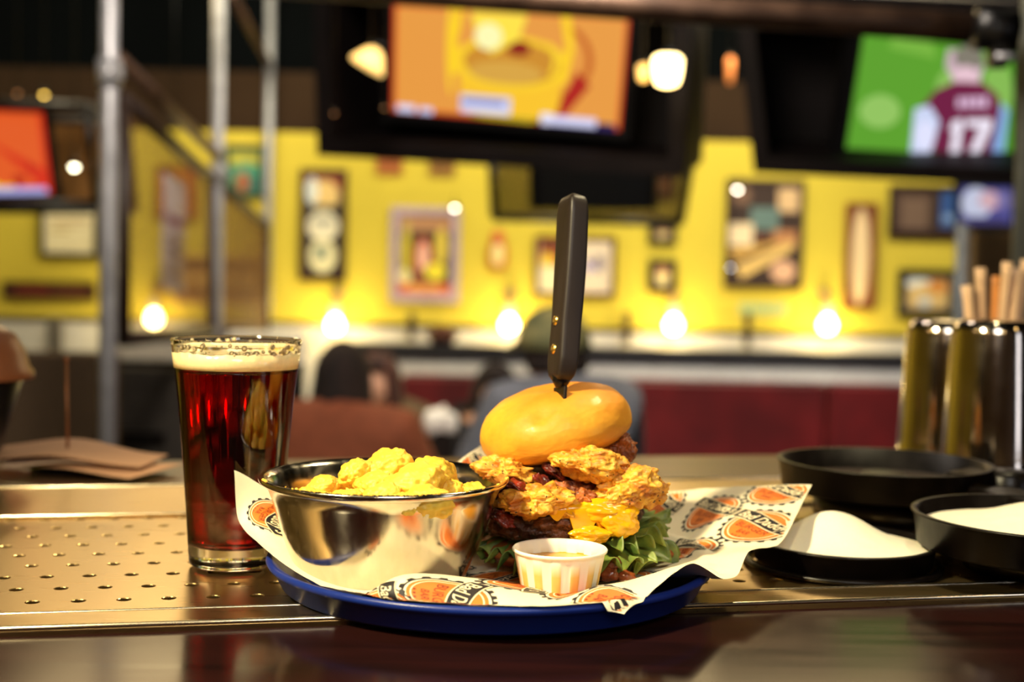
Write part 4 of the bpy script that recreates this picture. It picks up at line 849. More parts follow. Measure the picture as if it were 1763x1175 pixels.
# ================================================================== SAUCE CUP
SC = Vector((.0312, .790, ZB_ + .0072)); cupm = None
m = bpy.data.materials.new('pleated_paper'); m.use_nodes = True; nt = m.node_tree; b_ = nt.nodes['Principled BSDF']
b_.inputs['Base Color'].default_value = (*lin((246, 240, 218)), 1); b_.inputs['Roughness'].default_value = .55
b_.inputs['Transmission Weight'].default_value = 0; b_.inputs['Subsurface Weight'].default_value = .25; b_.inputs['Subsurface Radius'].default_value = (1, .8, .5); b_.inputs['Subsurface Scale'].default_value = .003
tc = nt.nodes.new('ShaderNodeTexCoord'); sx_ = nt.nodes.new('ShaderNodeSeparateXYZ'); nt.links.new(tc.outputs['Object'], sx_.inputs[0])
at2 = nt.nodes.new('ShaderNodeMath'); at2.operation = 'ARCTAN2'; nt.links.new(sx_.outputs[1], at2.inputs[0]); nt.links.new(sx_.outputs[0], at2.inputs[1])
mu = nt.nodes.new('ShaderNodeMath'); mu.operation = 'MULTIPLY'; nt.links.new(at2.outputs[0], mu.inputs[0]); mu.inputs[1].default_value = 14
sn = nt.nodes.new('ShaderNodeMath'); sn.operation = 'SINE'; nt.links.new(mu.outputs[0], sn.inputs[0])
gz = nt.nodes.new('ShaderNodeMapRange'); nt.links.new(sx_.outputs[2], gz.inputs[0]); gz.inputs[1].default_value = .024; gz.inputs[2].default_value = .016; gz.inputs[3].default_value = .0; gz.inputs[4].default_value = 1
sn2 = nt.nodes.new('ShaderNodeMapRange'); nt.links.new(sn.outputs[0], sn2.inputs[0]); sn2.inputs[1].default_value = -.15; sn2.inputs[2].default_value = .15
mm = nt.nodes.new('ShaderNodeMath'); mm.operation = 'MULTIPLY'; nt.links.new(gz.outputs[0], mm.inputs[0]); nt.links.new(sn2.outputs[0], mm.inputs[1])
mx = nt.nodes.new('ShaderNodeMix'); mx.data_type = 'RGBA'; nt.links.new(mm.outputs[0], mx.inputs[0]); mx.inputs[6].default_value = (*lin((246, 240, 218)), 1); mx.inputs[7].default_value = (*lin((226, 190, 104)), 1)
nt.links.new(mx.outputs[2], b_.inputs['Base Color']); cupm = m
hc_ = .0262; NS = 168
CZ = 1.07; b = MB(); levels = [(0, 0), (.0195, 0), (.0215, .0006), (.0225, .003), (.0248, .014), (.0265, .0232), (.0268, .0246), (.0280, .0252), (.0283, .0262), (.0276, .0270), (.0266, .0264), (.0256, .0232), (.0238, .014), (.0216, .0034), (.0205, .0014), (0, .0014)]
vs = []
for li, (r, z) in enumerate(levels):
    for k in range(NS):
        a = 2 * PI * k / NS; t = math.sin(14 * a); pl = .00028 * max(-1, min(1, t * 5)) * (1 if .001 < z < .0245 else 0)
        rr = r + pl + (.0003 * math.sin(2 * a + 1) if z > .02 else 0); vs.append((rr * math.cos(a), rr * math.sin(a), z * CZ))
fs = [(i * NS + k, i * NS + (k + 1) % NS, (i + 1) * NS + (k + 1) % NS, (i + 1) * NS + k) for i in range(len(levels) - 1) for k in range(NS)]
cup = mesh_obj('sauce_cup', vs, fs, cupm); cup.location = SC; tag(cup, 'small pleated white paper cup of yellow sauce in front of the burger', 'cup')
b = MB(); b.lathe([(.0252, .0213), (.0250, .0208), (.023, .0206), (0, .0206)], 64)
b.build('sauce', mat('mustard_sauce', (214, 150, 26), .12, spec=.6, var=.08, scale=80, bump=.15, bdist=.0008, sss=.2), cup)

# ================================================================== BURGER
BU = Vector((.034, .882, ZB_ + .0065)); burger = empty('burger', BU, 'tall stacked burger with glossy bun, fried chicken, cheese, patty and lettuce', 'burger')
def part(name, vf, m, sub=None):
    o = mesh_obj(name, vf[0], vf[1], m); o.location = (0, 0, 0); return keep(o, burger)
# bottom bun
bun_low = food_mat('bottom_bun_crust', (170, 96, 36), (130, 66, 24), None, scale=20, rough=.5, bump=.2)
v, f = blob((BU.x - .004, BU.y, BU.z + .0115), (.051, .050, .0125), 5, .06, 1.6, 3, .02); part('bottom_bun', (v, f), bun_low)
# patty
patty_m = food_mat('seared_patty', (134, 76, 36), (66, 32, 18), (22, 10, 8), scale=75, rough=.32, bump=1.0, bdist=.003, lo=.42, hi=.62, sss=0, fine=300, pale=(150, 88, 44))
PT = Matrix.Rotation(math.radians(-3), 3, 'Y')
v, f = blob((0, 0, 0), (1, 1, 1), 6, 0, 1, 0, 0)
pc = Vector((BU.x - .001, BU.y - .001, BU.z + .0345)); pv = []
for q in v:
    n = Vector(q); r = math.hypot(n.x, n.y); z = (abs(n.z) ** .75) * (1 if n.z > 0 else -1); rr = (r ** .55) if r > 0 else 0
    a = math.atan2(n.y, n.x); R_ = .0545 * (1 + .04 * noise.noise(Vector((math.cos(a) * 2, math.sin(a) * 2, 1))) + .03 * noise.noise(Vector((math.cos(a) * 7, math.sin(a) * 7, z * 2))))
    w = Vector((math.cos(a) * rr * R_, math.sin(a) * rr * R_, z * .0140))
    w *= 1 + .06 * noise.fractal(w * 130, .8, 2, 4); pv.append(PT @ w + pc)
part('patty', (pv, f), patty_m)
# lettuce frills
let = food_mat('lettuce_leaf', (122, 140, 56), (66, 92, 34), None, scale=70, rough=.45, bump=.4, lo=.35, hi=.6, sss=.2, pale=(170, 182, 84))
def frill(a0, a1, r0, r1, z0, z1, k, amp, seed, nm='lettuce'):
    b = MB()
    def fn(u, v):
        a = a0 + (a1 - a0) * u; e = v ** 1.3; r = r0 + (r1 - r0) * v + .004 * noise.noise(Vector((u * 6, v * 2, seed)))
        w = 5 * noise.noise(Vector((a * 4, seed, 0))); am = amp * (1 + .9 * noise.noise(Vector((a * 7, v * 2, seed + 3)))); z = z0 + (z1 - z0) * v + am * e * (math.sin(k * a + w) + .6 * math.sin(2.3 * k * a + seed * 2 + w * 2))
        r += am * 1.3 * e * math.cos(k * 1.1 * a + seed + w) + .006 * e * noise.noise(Vector((a * 9, seed, 2)))
        return Vector((BU.x + r * math.cos(a), BU.y + r * math.sin(a), max(z, BU.z + .0015)))
    b.grid(fn, 420, 18); o = b.build(nm, let); solid(o, .0005, 0); return keep(o, burger)
R_ = math.radians
frill(R_(-75), R_(60), .038, .073, BU.z + .024, BU.z + .012, 26, .0050, 1)
frill(R_(-62), R_(48), .036, .070, BU.z + .026, BU.z + .026, 31, .0048, 4)
frill(R_(-85), R_(-25), .036, .060, BU.z + .020, BU.z + .008, 35, .0040, 7)
frill(R_(170), R_(262), .036, .058, BU.z + .022, BU.z + .010, 28, .0040, 2)
for k, (px, py, d) in enumerate(((1052, 972, .826), (1078, 995, .822), (1050, 990, .82), (1142, 955, .86))):
    p = wp(px, py, d); v, f = blob(p, (.006, .005, .0045), 3, .3, 2, k + 2, .1); part('tomato_piece', (v, f), food_mat('tomato', (160, 84, 40), (110, 50, 26), scale=80, rough=.2))
# melted cheese: a blanket over the patty with a drooping skirt
chm = food_mat('melted_cheese', (246, 186, 20), (234, 160, 14), None, scale=30, rough=.16, bump=.15, sss=.3, lo=.3, hi=.7, spec=.6)
def skirt(a):
    d = math.degrees(a) % 360; L_ = .004
    for c_, w_, h_ in ((318, 10, .017), (300, 11, .019), (284, 8, .024), (268, 6, .010), (332, 9, .010), (240, 14, .002), (30, 30, .01)):
        x = (d - c_ + 180) % 360 - 180; L_ = max(L_, h_ * math.exp(-(x / w_) ** 2)) if h_ > .004 else L_
    return L_ + .0008 * math.sin(a * 17)
def cheese(u, v):
    a = 2 * PI * u; L_ = skirt(a); top = .0152; Rt = .0545
    if v < .5: t = v / .5; r = Rt * t; z = top + .0015 * math.sin(a * 3) * t
    else:
        t = (v - .5) / .5; s = L_ * t * 1.35; bend = .006
        if s < bend: r = Rt + .004 * math.sin(s / bend * PI / 2); z = top - .004 * (1 - math.cos(s / bend * PI / 2))
        else: r = Rt + .004 - .08 * (s - bend); z = top - .004 - (s - bend)
        r += .0006 * math.sin(a * 11 + 2) * t + .0012 * t
    w = PT @ Vector((r * math.cos(a), r * math.sin(a), z)); return pc + w
b = MB(); b.grid(cheese, 260, 44); o = b.build('cheese', chm); keep(o, burger)
md = o.modifiers.new('thickness', 'SOLIDIFY'); md.thickness = .0024; md.offset = 1
ss = o.modifiers.new('round', 'SUBSURF'); ss.levels = 1; ss.render_levels = 1
for p, d in ((wp(1066, 896, .829), (.0125, .006, .0100)), (wp(1040, 880, .829), (.0200, .006, .0080)), (wp(1016, 922, .825), (.0130, .005, .0055))):
    v, f = blob(p, d, 5, .22, 1.5, int(p.x * 9000), .02); part('cheese_drip', (v, f), chm)
# fried chicken pieces and crisp bits
chk = food_mat('fried_chicken_crust', (234, 172, 52), (186, 108, 36), (60, 30, 12), scale=90, rough=.42, bump=.9, bdist=.002, lo=.36, hi=.56, sss=.12, fine=500, pale=(242, 194, 92))
chd = food_mat('dark_fried_crust', (186, 104, 44), (110, 52, 24), (40, 20, 10), scale=90, rough=.4, bump=.9, bdist=.002, lo=.38, hi=.6, sss=.08, fine=500)
bac = food_mat('bacon', (140, 44, 26), (66, 20, 16), None, scale=60, rough=.22, bump=.5, sss=.05)
def crust(px, py, d, rx, rz_, m, seed, rot=0, ry=None, name='fried_chicken', sub=6, amp=.30):
    s = d / FPX; M = Matrix.Rotation(rot, 3, 'Y')
    v, f = blob((0, 0, 0), (rx * s, (ry or rx * .8) * s, rz_ * s), sub, amp, 1.5, seed, .06, 5)
    out = []
    for q in v:
        n = q.normalized(); rg = 1 - abs(noise.noise(q * 80 + Vector((seed, 3, 0)))) * 2.4; w = q + n * (.0018 * rg + .0018 * noise.noise(q * 240 + Vector((0, seed, 0))) + .0008 * noise.noise(q * 560)) + Vector((noise.noise(q * 120), noise.noise(q * 120 + Vector((9, 0, 0))), noise.noise(q * 120 + Vector((0, 9, 0))))) * .0013
        out.append(M @ w + wp(px, py, d))
    return part(name, (out, f), m)
crust(1018, 797, .842, 64, 27, chk, 1, .16)            # slab right under the bun
crust(1066, 772, .875, 30, 26, chd, 2, .5)
crust(1082, 838, .838, 56, 31, chk, 3, -.28)           # big right piece
crust(1122, 850, .850, 28, 20, chk, 4, -.35)
crust(1000, 850, .852, 44, 28, chd, 5, .1)
crust(922, 862, .832, 62, 25, chk, 6, -.12)            # lower left slab
crust(978, 874, .832, 28, 18, chk, 7, .2)
crust(868, 812, .850, 46, 22, chk, 8, .12)             # left slab under the bun
crust(905, 835, .870, 55, 24, chd, 9, 0)
crust(950, 822, .880, 70, 30, chd, 10, 0)
crust(1020, 830, .90, 80, 34, chd, 12, 0)
crust(880, 850, .88, 44, 26, chd, 13, 0)
crust(1010, 862, .835, 26, 17, chd, 14, 0)
for k, (px, py, d, rx, rz_, ro) in enumerate(((893, 838, .835, 26, 9, .3), (878, 850, .836, 20, 10, -.4), (925, 805, .86, 18, 14, 0), (868, 892, .834, 20, 12, .5), (858, 878, .85, 22, 16, .2), (957, 812, .845, 20, 8, .6), (935, 832, .84, 18, 10, .9))):
    crust(px, py, d, rx, rz_, bac, 30 + k, ro, name='bacon', sub=5, amp=.3)
# dark pickle glimpsed under the bun
v, f = blob(wp(935, 806, .862), (.017, .012, .010), 4, .2, 2, 5); part('pickle', (v, f), food_mat('dark_pickle', (70, 54, 24), (40, 28, 16), scale=50, rough=.2))
# top bun, tilted
bunm = food_mat('glossy_bun', (230, 166, 44), (214, 138, 32), None, scale=34, rough=.56, bump=.28, bdist=.0018, lo=.30, hi=.62, sss=.12, fine=150, spec=.35, pale=(240, 184, 62))
bunm.node_tree.nodes['Principled BSDF'].inputs['Coat Weight'].default_value = .08; bunm.node_tree.nodes['Principled BSDF'].inputs['Coat Roughness'].default_value = .2
TB = wp(956, 739, .885)
nt = bunm.node_tree; tcb = nt.nodes.new('ShaderNodeTexCoord'); sz = nt.nodes.new('ShaderNodeSeparateXYZ'); nt.links.new(tcb.outputs['Object'], sz.inputs[0])
mrb = nt.nodes.new('ShaderNodeMapRange'); nt.links.new(sz.outputs[2], mrb.inputs[0]); mrb.inputs[1].default_value = TB.z + .006; mrb.inputs[2].default_value = TB.z + .034; mrb.inputs[4].default_value = .8
mxb = nt.nodes.new('ShaderNodeMix'); mxb.data_type = 'RGBA'; bb = nt.nodes['Principled BSDF']; src = bb.inputs['Base Color'].links[0].from_socket   # the crown baked browner than the sides
nt.links.new(mrb.outputs[0], mxb.inputs[0]); nt.links.new(src, mxb.inputs[6]); mxb.inputs[7].default_value = (*lin((204, 118, 34)), 1); nt.links.new(mxb.outputs[2], bb.inputs['Base Color'])
MT = Matrix.Rotation(R_(-13.5), 3, 'Y') @ Matrix.Rotation(R_(4), 3, 'X')
v, f = ico(6); tv = []
for q in v:
    n = Vector(q); r = math.hypot(n.x, n.y); a = math.atan2(n.y, n.x)
    if n.z >= 0: rr = r ** .80; z = n.z ** .95 * .0292
    else: rr = r ** .50; z = -(-n.z) ** .9 * .0165
    R0 = .0512 * (1 + .012 * math.sin(3 * a + 1)); w = Vector((math.cos(a) * rr * R0, math.sin(a) * rr * R0 * .98, z))
    if n.z > 0:                                          # pinch where the knife goes in and a couple of soft dimples
        for c_, w_, h_ in ((Vector((.004, .0)), .012, .0040), (Vector((-.006, -.040)), .007, .0030), (Vector((-.024, -.020)), .010, .0014), (Vector((.018, .008)), .016, .0012)):
            w.z -= h_ * math.exp(-((w.x - c_.x) ** 2 + (w.y - c_.y) ** 2) / w_ ** 2)
    w += n * (.0007 * noise.noise(n * 3 + Vector((2, 0, 0))) + .0002 * noise.noise(n * 14)); tv.append(MT @ w + TB)
part('top_bun', (tv, f), bunm)

# ================================================================== KNIFE
K0, K1 = wp(964, 685, .860), wp(987, 334, .884); KD = (K1 - K0).normalized(); knife = empty('steak_knife', K0, 'black-handled knife stabbed upright through the top of the burger', 'knife')
KX = KD.cross(Vector((math.sin(R_(-22)), math.cos(R_(-22)), 0))).normalized() * -1; KX = -KX if KX.x < 0 else KX; KY = KD.cross(KX).normalized(); KY = -KY if KY.y < 0 else KY
LK = (K1 - K0).length; zh = (wp(965, 655, .861) - K0).length
hm = mat('black_knife_handle', (36, 27, 23), .5, var=.2, scale=60, bump=.25, bdist=.0006, stretch=(1, 1, .2), rvar=.08)
def section(t):      # half thickness across (x), half depth (y)
    s = (t - zh) / (LK - zh)
    wx = np.interp(s, [0, .03, .10, .3, .6, .9, .965, .99, 1], [.0045, .0065, .0070, .0072, .0073, .0070, .0062, .0042, .0012])
    wy = np.interp(s, [0, .03, .10, .3, .6, .9, .965, .99, 1], [.0065, .0095, .0115, .0105, .0118, .0122, .0108, .0076, .002]); return wx, wy
b = MB(); vs = []; NT = 44; NSs = 24
for i in range(NT + 1):
    t = zh + (LK - zh) * (i / NT if i < NT - 8 else 1 - (1 - i / NT) ** 1.0); wx, wy = section(t); bow = .0015 * math.sin((i / NT) * PI)
    for k in range(NSs):
        a = 2 * PI * (k + .5) / NSs; c_, s_ = math.cos(a), math.sin(a); e = .30
        x = math.copysign(abs(c_) ** e, c_) * wx; y = math.copysign(abs(s_) ** e, s_) * wy; vs.append(K0 + KD * t + KX * (x + bow * .4) + KY * (y - bow))
fs = [(i * NSs + k, i * NSs + (k + 1) % NSs, (i + 1) * NSs + (k + 1) % NSs, (i + 1) * NSs + k) for i in range(NT) for k in range(NSs)] + [tuple(range(NSs))[::-1], tuple(NT * NSs + k for k in range(NSs))]
b.add(vs, fs); keep(b.build('handle', hm), knife)
bm = mat('dark_blade_steel', (74, 66, 60), .3, .9)
b = MB(); w_ = [K0 + KD * (zh + .001), K0 + KD * (zh - .004)]
b.tube([K0 + KD * (zh + .004), K0 + KD * (zh - .001), K0 + KD * (zh - .005)], [.0062, .0058, .0034], 10); keep(b.build('bolster', mat('black_bolster', (20, 17, 16), .3, .4)), knife)
b = MB(); rot = Matrix((KX, KY, KD)).transposed(); b.box(K0 + KD * ((zh - .004 - .052) / 2), (.0024, .017, zh - .004 + .052), rot=rot, bevel=.0006)
keep(b.build('blade', bm), knife)
brass = mat('brass_rivet', (226, 184, 90), .25, .9)
for s in (.16, .31):
    t = zh + (LK - zh) * s; wx, wy = section(t); c_ = K0 + KD * t; b = MB(); b.tube([c_ - KX * (wx + .0004), c_ + KX * (wx + .0004)], .0032, 14); keep(b.build('rivet', brass), knife)

# ================================================================== PINT OF BEER
GC = Vector((-.1842, .893, BZ + .0003)); pint = empty('pint_glass', GC, 'full pint glass of dark red ale with cream head behind the bowl', 'glass')
glassm = mat('clear_glass', (250, 250, 250), .02, trans=1, ior=1.5, var=0); HG = .1520
prof = [(0, .0), (.0275, .0), (.0297, .0015), (.0302, .004), (.0310, .016), (.0325, .040), (.0350, .075), (.0382, .110), (.0412, .135), (.0428, .148), (.0434, .1510), (.0428, .1520), (.0420, .1512), (.0416, .148), (.0400, .135), (.0370, .110), (.0338, .075), (.0313, .040), (.0295, .018), (.0270, .0145), (.018, .0132), (0, .0128)]
b = MB(); b.lathe(prof, 96); b.build('glass', glassm, pint)
def rin(z): return float(np.interp(z, [.0132, .0145, .018, .040, .075, .110, .135, .148, .1512], [.018, .0270, .0295, .0313, .0338, .0370, .0400, .0416, .0420]))
ale = bpy.data.materials.new('red_ale'); ale.use_nodes = True; nt = ale.node_tree; pb = nt.nodes['Principled BSDF']
pb.inputs['Base Color'].default_value = (1, .92, .88, 1); pb.inputs['Transmission Weight'].default_value = 1; pb.inputs['IOR'].default_value = 1.34; pb.inputs['Roughness'].default_value = 0.02
va = nt.nodes.new('ShaderNodeVolumeAbsorption'); va.inputs['Color'].default_value = (.83, .03, .09, 1); va.inputs['Density'].default_value = 165; nt.links.new(va.outputs[0], nt.nodes['Material Output'].inputs['Volume'])
zf = .1325
b = MB(); e = .0002; b.lathe([(0, .0126), (.018, .0130), (.0270 + e, .0143), (.0295 + e, .0178)] + [(rin(z) + e, z) for z in (.03, .04, .055, .075, .09, .110, .12, .130, zf)] + [(0, zf)], 96); b.build('beer', ale, pint)
foam = mat('beer_foam', (228, 206, 154), .5, var=.05, scale=260, bump=.25, bdist=.0004, sss=.2, coat=.8)
def rout(z): return float(np.interp(z, [.110, .135, .148, .1510], [.0382, .0412, .0428, .0434])) + .00012
b = MB(); NF = 120; vs = []
def ztop(a): return .1432 + .0012 * noise.noise(Vector((math.cos(a) * 2, math.sin(a) * 2, 3))) + .0016 * noise.noise(Vector((math.cos(a) * 9, math.sin(a) * 9, 3)))
rows = []
for k in range(NF):
    a = 2 * PI * k / NF; zt2 = ztop(a); rows.append([(rout(zf), zf + .0001), (rout(.136), .136), (rout(zt2), zt2), (rin(zt2) - .0025, zt2 + .0006), (.034, .1428), (.02, .1430), (0.0001, .1428)])
for j in range(7):
    for k in range(NF): a = 2 * PI * k / NF; r, z = rows[k][j]; vs.append((r * math.cos(a), r * math.sin(a), z))
fs = [(j * NF + k, j * NF + (k + 1) % NF, (j + 1) * NF + (k + 1) % NF, (j + 1) * NF + k) for j in range(6) for k in range(NF)] + [tuple(range(NF))[::-1]]
b.add(vs, fs); b.build('foam_head', foam, pint)
b = MB(); rnd = random.Random(4)
for k in range(110):
    a = rnd.uniform(0, 2 * PI); z = .1432 + .0062 * rnd.random() ** 1.6; r = rnd.uniform(.0006, .0022) * (1.1 - (z - .143) * 90 * .5)
    v, f = ico(2); c_ = Vector(((rout(z) - r * .9) * math.cos(a), (rout(z) - r * .9) * math.sin(a), z)); b.add([c_ + q * r for q in v], f)
b.build('foam_bubbles', mat('bubble_film', (190, 172, 130), .25, var=.1), pint)['kind'] = 'stuff'

# ================================================================== NAPKIN SLIPS ON A SPIKE
sp0 = on(117, 806, BZ + .001); spk = empty('bill_spike', (sp0.x, sp0.y, BZ), 'thin upright bill spike through the pile of paper slips', 'bill spike')
b = MB(); b.tube([(0, 0, .002), (-.002, 0, .106)], .0014, 10); v, f = blob((-.002, 0, .107), (.0028, .0028, .0028), 2, 0); b.add(v, f); b.build('rod', mat('copper_rod', (150, 96, 60), .35, .6), spk)
b = MB(); b.lathe([(0, 0), (.035, 0), (.035, .002), (0, .0025)], 32); b.build('base', black_metal, spk)
slipm = mat('tan_paper', (186, 140, 104), .7, var=.05, scale=20)
slipw = mat('pale_paper', (206, 176, 146), .7, var=.05, scale=20)
slab_data = [(.17, .075, .0, .004, slipm, 'broad tan paper slip draped over the top of the spiked pile'), (.13, .07, .25, .0025, slipw, 'pale folded paper slip under the broad tan one, right end showing'), (.15, .08, -.3, .0012, slipm, 'lowest tan paper slip of the spiked pile')]
for k, (w, h, rz, dz, m, lab) in enumerate(slab_data):
    b = MB(); co, si = math.cos(rz - .10), math.sin(rz - .10)
    def fn(u, v, w=w, h=h, co=co, si=si, dz=dz, k=k):
        x, y = (u - .47) * w, (v - .35) * h; z = .008 * math.exp(-(x / (w * .30)) ** 2) * (1 - .25 * k) + dz * 2 + .006 * max(0, v - .2) * (1 - k * .3) + .003 * math.sin(u * 5 + k) * v
        return Vector((x * co - y * si, x * si + y * co, max(z, .0015 + dz)))
    b.grid(fn, 30, 14); o = b.build('paper_slip', m); solid(o, .0006); o.location = (sp0.x - .004 + .012 * k, sp0.y - .01 - .006 * k, BZ + .002); tag(o, lab, 'paper slip', 'paper slips on the spike')
# brown domed urn at the far left
uc = Vector((at(-70, 640, 1.30).x, 1.30, BZ)); zr = at(20, 640, 1.30).z - BZ; urn = empty('lidded_urn', uc, 'black tapering container with a brown domed lid at the left edge', 'container'); rr = at(52, 640, 1.30).x - uc.x
b = MB(); b.lathe([(0, 0), (rr * .45, 0), (rr * .5, .004), (rr * .86, zr - .006), (rr * .84, zr - .004), (0, zr - .004)], 48); b.build('container_body', mat('black_plastic', (16, 14, 14), .35), urn)
b = MB(); b.lathe([(rr * .88, zr - .008), (rr, zr - .007), (rr * 1.0, zr - .001), (rr * .94, zr + .004), (rr * .88, zr + .020), (rr * .74, zr + .036), (rr * .5, zr + .046), (rr * .2, zr + .050), (0, zr + .051)], 48); b.build('domed_lid', mat('brown_lid', (150, 92, 56), .35, var=.08), urn)

# ================================================================== GLASS RIMMER (black trays) AT THE RIGHT
bp = mat('black_rimmer_plastic', (10, 6, 5), .36, spec=.25, var=.3, scale=50, bump=.1, bdist=.0006, rvar=.06)
rim = empty('glass_rimmer', (.28, 1.05, BZ), 'black plastic cocktail glass rimmer with three swing-out round trays', 'glass rimmer')
def dish(name, c, R0, h, wall=.0025, lip=.002, lab=None, par=rim):
    b = MB(); b.lathe([(0, 0), (R0 * .93, 0), (R0 * .97, .002), (R0, h - .002), (R0 + lip, h - .001), (R0 + lip, h), (R0 - wall, h), (R0 - wall - .001, .004), (R0 * .9, .003), (0, .003)], 72, tuple(c))
    o = b.build(name, bp); return keep(o, par)
c1 = Vector((at(1450, 960, .932).x, .932, BZ + .001)); R1 = .0630
dish('sugar_tray', c1, R1, .0165)
b = MB(); b.lathe([(R1 + .001, 0), (R1 + .006, 0), (R1 + .006, .003), (R1 + .001, .003)], 64, tuple(c1 - Vector((0, 0, .0008))), close=True); keep(b.build('tray_foot_ring', bp), rim)
c2 = Vector((.385, .915, BZ + .016)); R2 = .105
c2 = Vector((at(1593, 900, .90).x + .088, .915, BZ + .016)); R2 = .088
dish('salt_tray', c2, R2, .0245)
b = MB(); b.lathe([(0, 0), (.06, 0), (.062, .015), (0, .015)], 40, (c2.x + .01, c2.y + .01, BZ + .0005)); keep(b.build('tray_support', bp), rim)
c3 = Vector((at(1522, 785, 1.12).x, 1.12, at(1522, 800, 1.12).z - .022)); R3 = (at(1700, 785, 1.12).x - at(1345, 785, 1.12).x) / 2
dish('sponge_tray', c3, R3, .025)
b = MB(); b.lathe([(0, 0), (.019, 0), (.020, .010), (.018, .012), (0, .012)], 32, (c3.x + .0, c3.y + .0, c3.z + .003)); keep(b.build('centre_knob', bp), rim)
b = MB(); b.lathe([(0, 0), (R3 - .004, 0), (R3 - .006, .004), (0, .005)], 48, (c3.x, c3.y, c3.z + .0032)); keep(b.build('sponge', mat('dark_sponge', (52, 34, 24), .9, scale=200, bump=.8)), rim)
b = MB(); hcol = c3.z - BZ
b.lathe([(0, 0), (R3 * .78, 0), (R3 * .78, .014), (R3 * .62, .018), (R3 * .60, hcol - .001), (0, hcol - .001)], 48, (c3.x + .015, c3.y + .02, BZ + .0005)); keep(b.build('base_column', bp), rim)
hc3 = Vector((c3.x + R3 + .004, c3.y - .035, BZ)); b = MB(); b.lathe([(0, .0005), (.020, .0005), (.020, hcol + .020), (.016, hcol + .024), (0, hcol + .024)], 32, tuple(hc3)); b.box(hc3 + Vector((-.02, .02, hcol + .01)), (.05, .03, .02), rot=Matrix.Rotation(.8, 3, 'Z')); keep(b.build('pivot_post', bp), rim)
b = MB(); b.box(Vector((c2.x + .02, c2.y + .10, c2.z + .012)), (.04, .08, .022), rot=Matrix.Rotation(.3, 3, 'Z')); keep(b.build('swing_arm', bp), rim)
sugar = mat('white_sugar', (246, 238, 214), .7, var=.02, scale=900, bump=.4, bdist=.0006, sss=.1)
def heap(name, c, R0, z0, pk, hh, lab, sig):
    b = MB(); n1, n2 = 40, 96
    def fn(u, v):
        a = 2 * PI * u; r = R0 * v; x, y = r * math.cos(a), r * math.sin(a); d = math.hypot(x - pk[0], y - pk[1])
        z = z0 + hh * max(0, 1 - (d / sig)) ** 1.15 * (1 - v ** 6) + .0004 * noise.noise(Vector((x * 90, y * 90, 1)))
        z = z0 + hh * (math.exp(-(d / (sig * .62)) ** 2)) * (1 - v ** 5) + .0004 * noise.noise(Vector((x * 90, y * 90, 1)))
        return Vector((c.x + x, c.y + y, c.z + z))
    b.grid(fn, n2, n1); o = b.build(name, sugar); return tag(o, lab, 'sugar' if name == 'sugar_heap' else 'salt')
heap('sugar_heap', c1, R1 - .004, .013, (-.004, .012), .021, 'smooth white sugar mound in the lower black tray', .055)
heap('salt_heap', c2, R2 - .004, .014, (.03, .02), .020, 'white salt piled in the black tray at the right edge', .09)

# ================================================================== SHAKER TINS AND STRAWS
tinm = mat('polished_tin', (200, 188, 174), .12, 1.0, var=.03, scale=40, rvar=.03)
def tin(px, Y, lab, rt=.0365, rb_=.0455, top_y=553):
    zt3 = at(px, top_y, Y).z - BZ; r = empty('shaker_tin', (at(px, 700, Y).x, Y, BZ + .0005), lab, 'shaker tin', 'upturned steel shaker tins behind the rimmer')
    b = MB(); b.lathe([(rb_ + .001, 0), (rb_ + .002, .0015), (rb_ + .001, .003), (rb_, .004), (rb_ - .001, .03), (rt + .002, zt3 - .012), (rt, zt3 - .003), (rt - .003, zt3), (rt - .006, zt3 - .001), (0, zt3 - .002)], 72); b.build('tin_body', tinm, r); return r
tin(1620, 1.44, 'steel shaker tin standing upside down, left one beside the booth back')
tin(1704, 1.30, 'steel shaker tin standing upside down, in front of the straws')
tin(1814, 1.39, 'steel shaker tin cut off by the right edge of the picture')
hp = Vector((at(1712, 600, 1.48).x, 1.48, BZ + .0005)); hz = at(1700, 600, 1.48).z - BZ
b = MB(); b.lathe([(0, 0), (.030, 0), (.036, hz), (.034, hz), (.0285, .003), (0, .003)], 40, tuple(hp)); o = b.build('straw_cup', tinm); tag(o, 'steel cup holding the straws, hidden behind the shaker tins', 'cup')
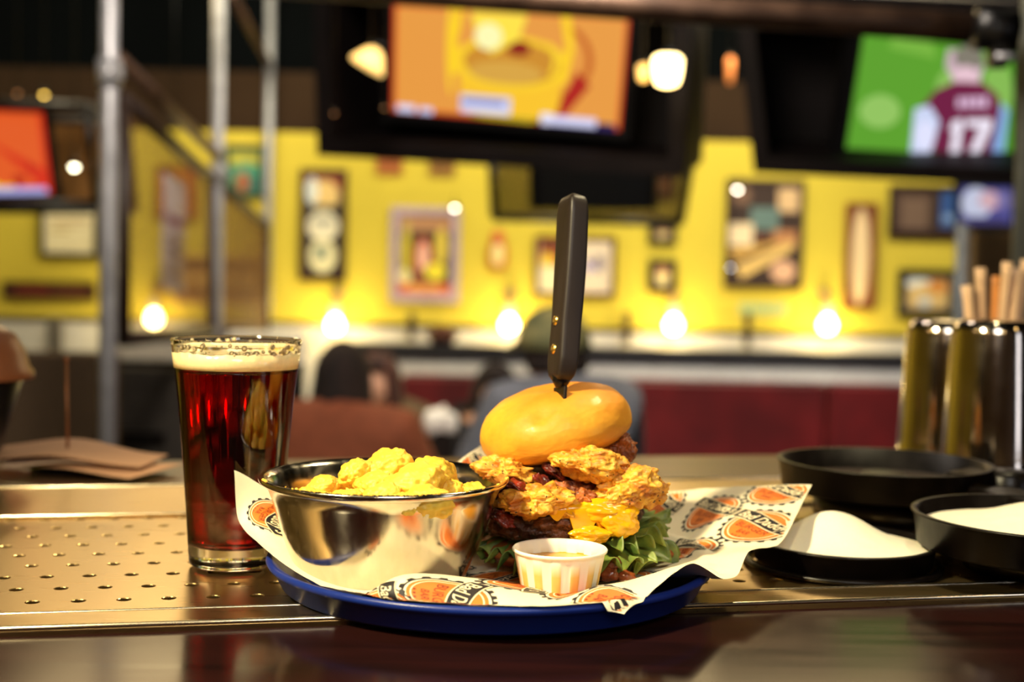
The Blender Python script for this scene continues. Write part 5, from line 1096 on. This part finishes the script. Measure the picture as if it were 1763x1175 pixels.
strm = mat('wrapped_straw_paper', (226, 188, 146), .6, var=.06, scale=30); straws = [(1664, 492, -.024, 'leftmost wrapped straw leaning far left'), (1688, 462, -.012, 'wrapped straw with split top, second from the left'), (1716, 476, -.003, 'short orange-tinted wrapped straw in the middle'),
          (1735, 452, .004, 'tall wrapped straw right of the short one'), (1752, 462, .010, 'wrapped straw close behind the tallest pair'), (1768, 448, .02, 'rightmost wrapped straw at the edge of the picture')]
for k, (px, py, ox, lab) in enumerate(straws):
    top = at(px, py, 1.46 + .012 * (k % 3)); bot = hp + Vector((ox * .5, (.01 if k % 2 else -.01), .006)); b = MB(); d = (top - bot)
    b.tube([bot, bot + d * .5, bot + d * .93, top], [.0042, .0048, .0056, .0062], 12); o = b.build('straw', strm if k != 2 else mat('tan_straw', (206, 136, 66), .6)); tag(o, lab, 'straw', 'wrapped straws in the steel cup')
# lamps above the bar, out of view, that light it: modelled pendants
for x, y in ((-.75, .20), (.55, 1.35)):
    r = empty('bar_pendant', (x, y, 2.22), 'black bar pendant lamp hanging over the ' + ('front' if y < 1 else 'back') + ' of the counter', 'lamp')
    b = MB(); b.lathe([(.03, .12), (.05, .10), (.10, .0), (.098, .0), (.047, .095), (.028, .115)], 32, close=True); b.build('shade', black_metal, r)
    b = MB(); b.tube([(0, 0, .11), (0, 0, 1.08)], .004, 6); b.build('cord', black_metal, r)
bulbm = mat('highlight_bulb', (255, 220, 150), emit=55, ecol=(255, 214, 140), var=0)  # unseen bulbs added for highlights on bun, tins, bowl and glass
for k, (x, y, z) in enumerate(((-1.3, -1.2, 2.25), (-.1, -1.9, 2.35), (1.0, -1.0, 2.2), (1.9, .3, 2.3), (-1.9, .5, 2.3))):
    r = empty('highlight_globe', (x, y, z), 'small warm globe lamp added out of view for highlights', 'lamp', 'globe lamps added for highlights')
    b = MB(); v, f = blob((0, 0, 0), (.045, .045, .05), 3, 0, fine=0); b.add(v, f); b.build('bulb', bulbm, r)
    b = MB(); b.tube([(0, 0, .045), (0, 0, .09)], .02, 10); b.tube([(0, 0, .085), (0, 0, 3.3 - z)], .004, 6); b.build('cord', black_metal, r)
S.cycles.transmission_bounces = 10; S.cycles.transparent_max_bounces = 8; S.cycles.max_bounces = 12; S.cycles.sample_clamp_indirect = 6
S.cycles.use_denoising = True
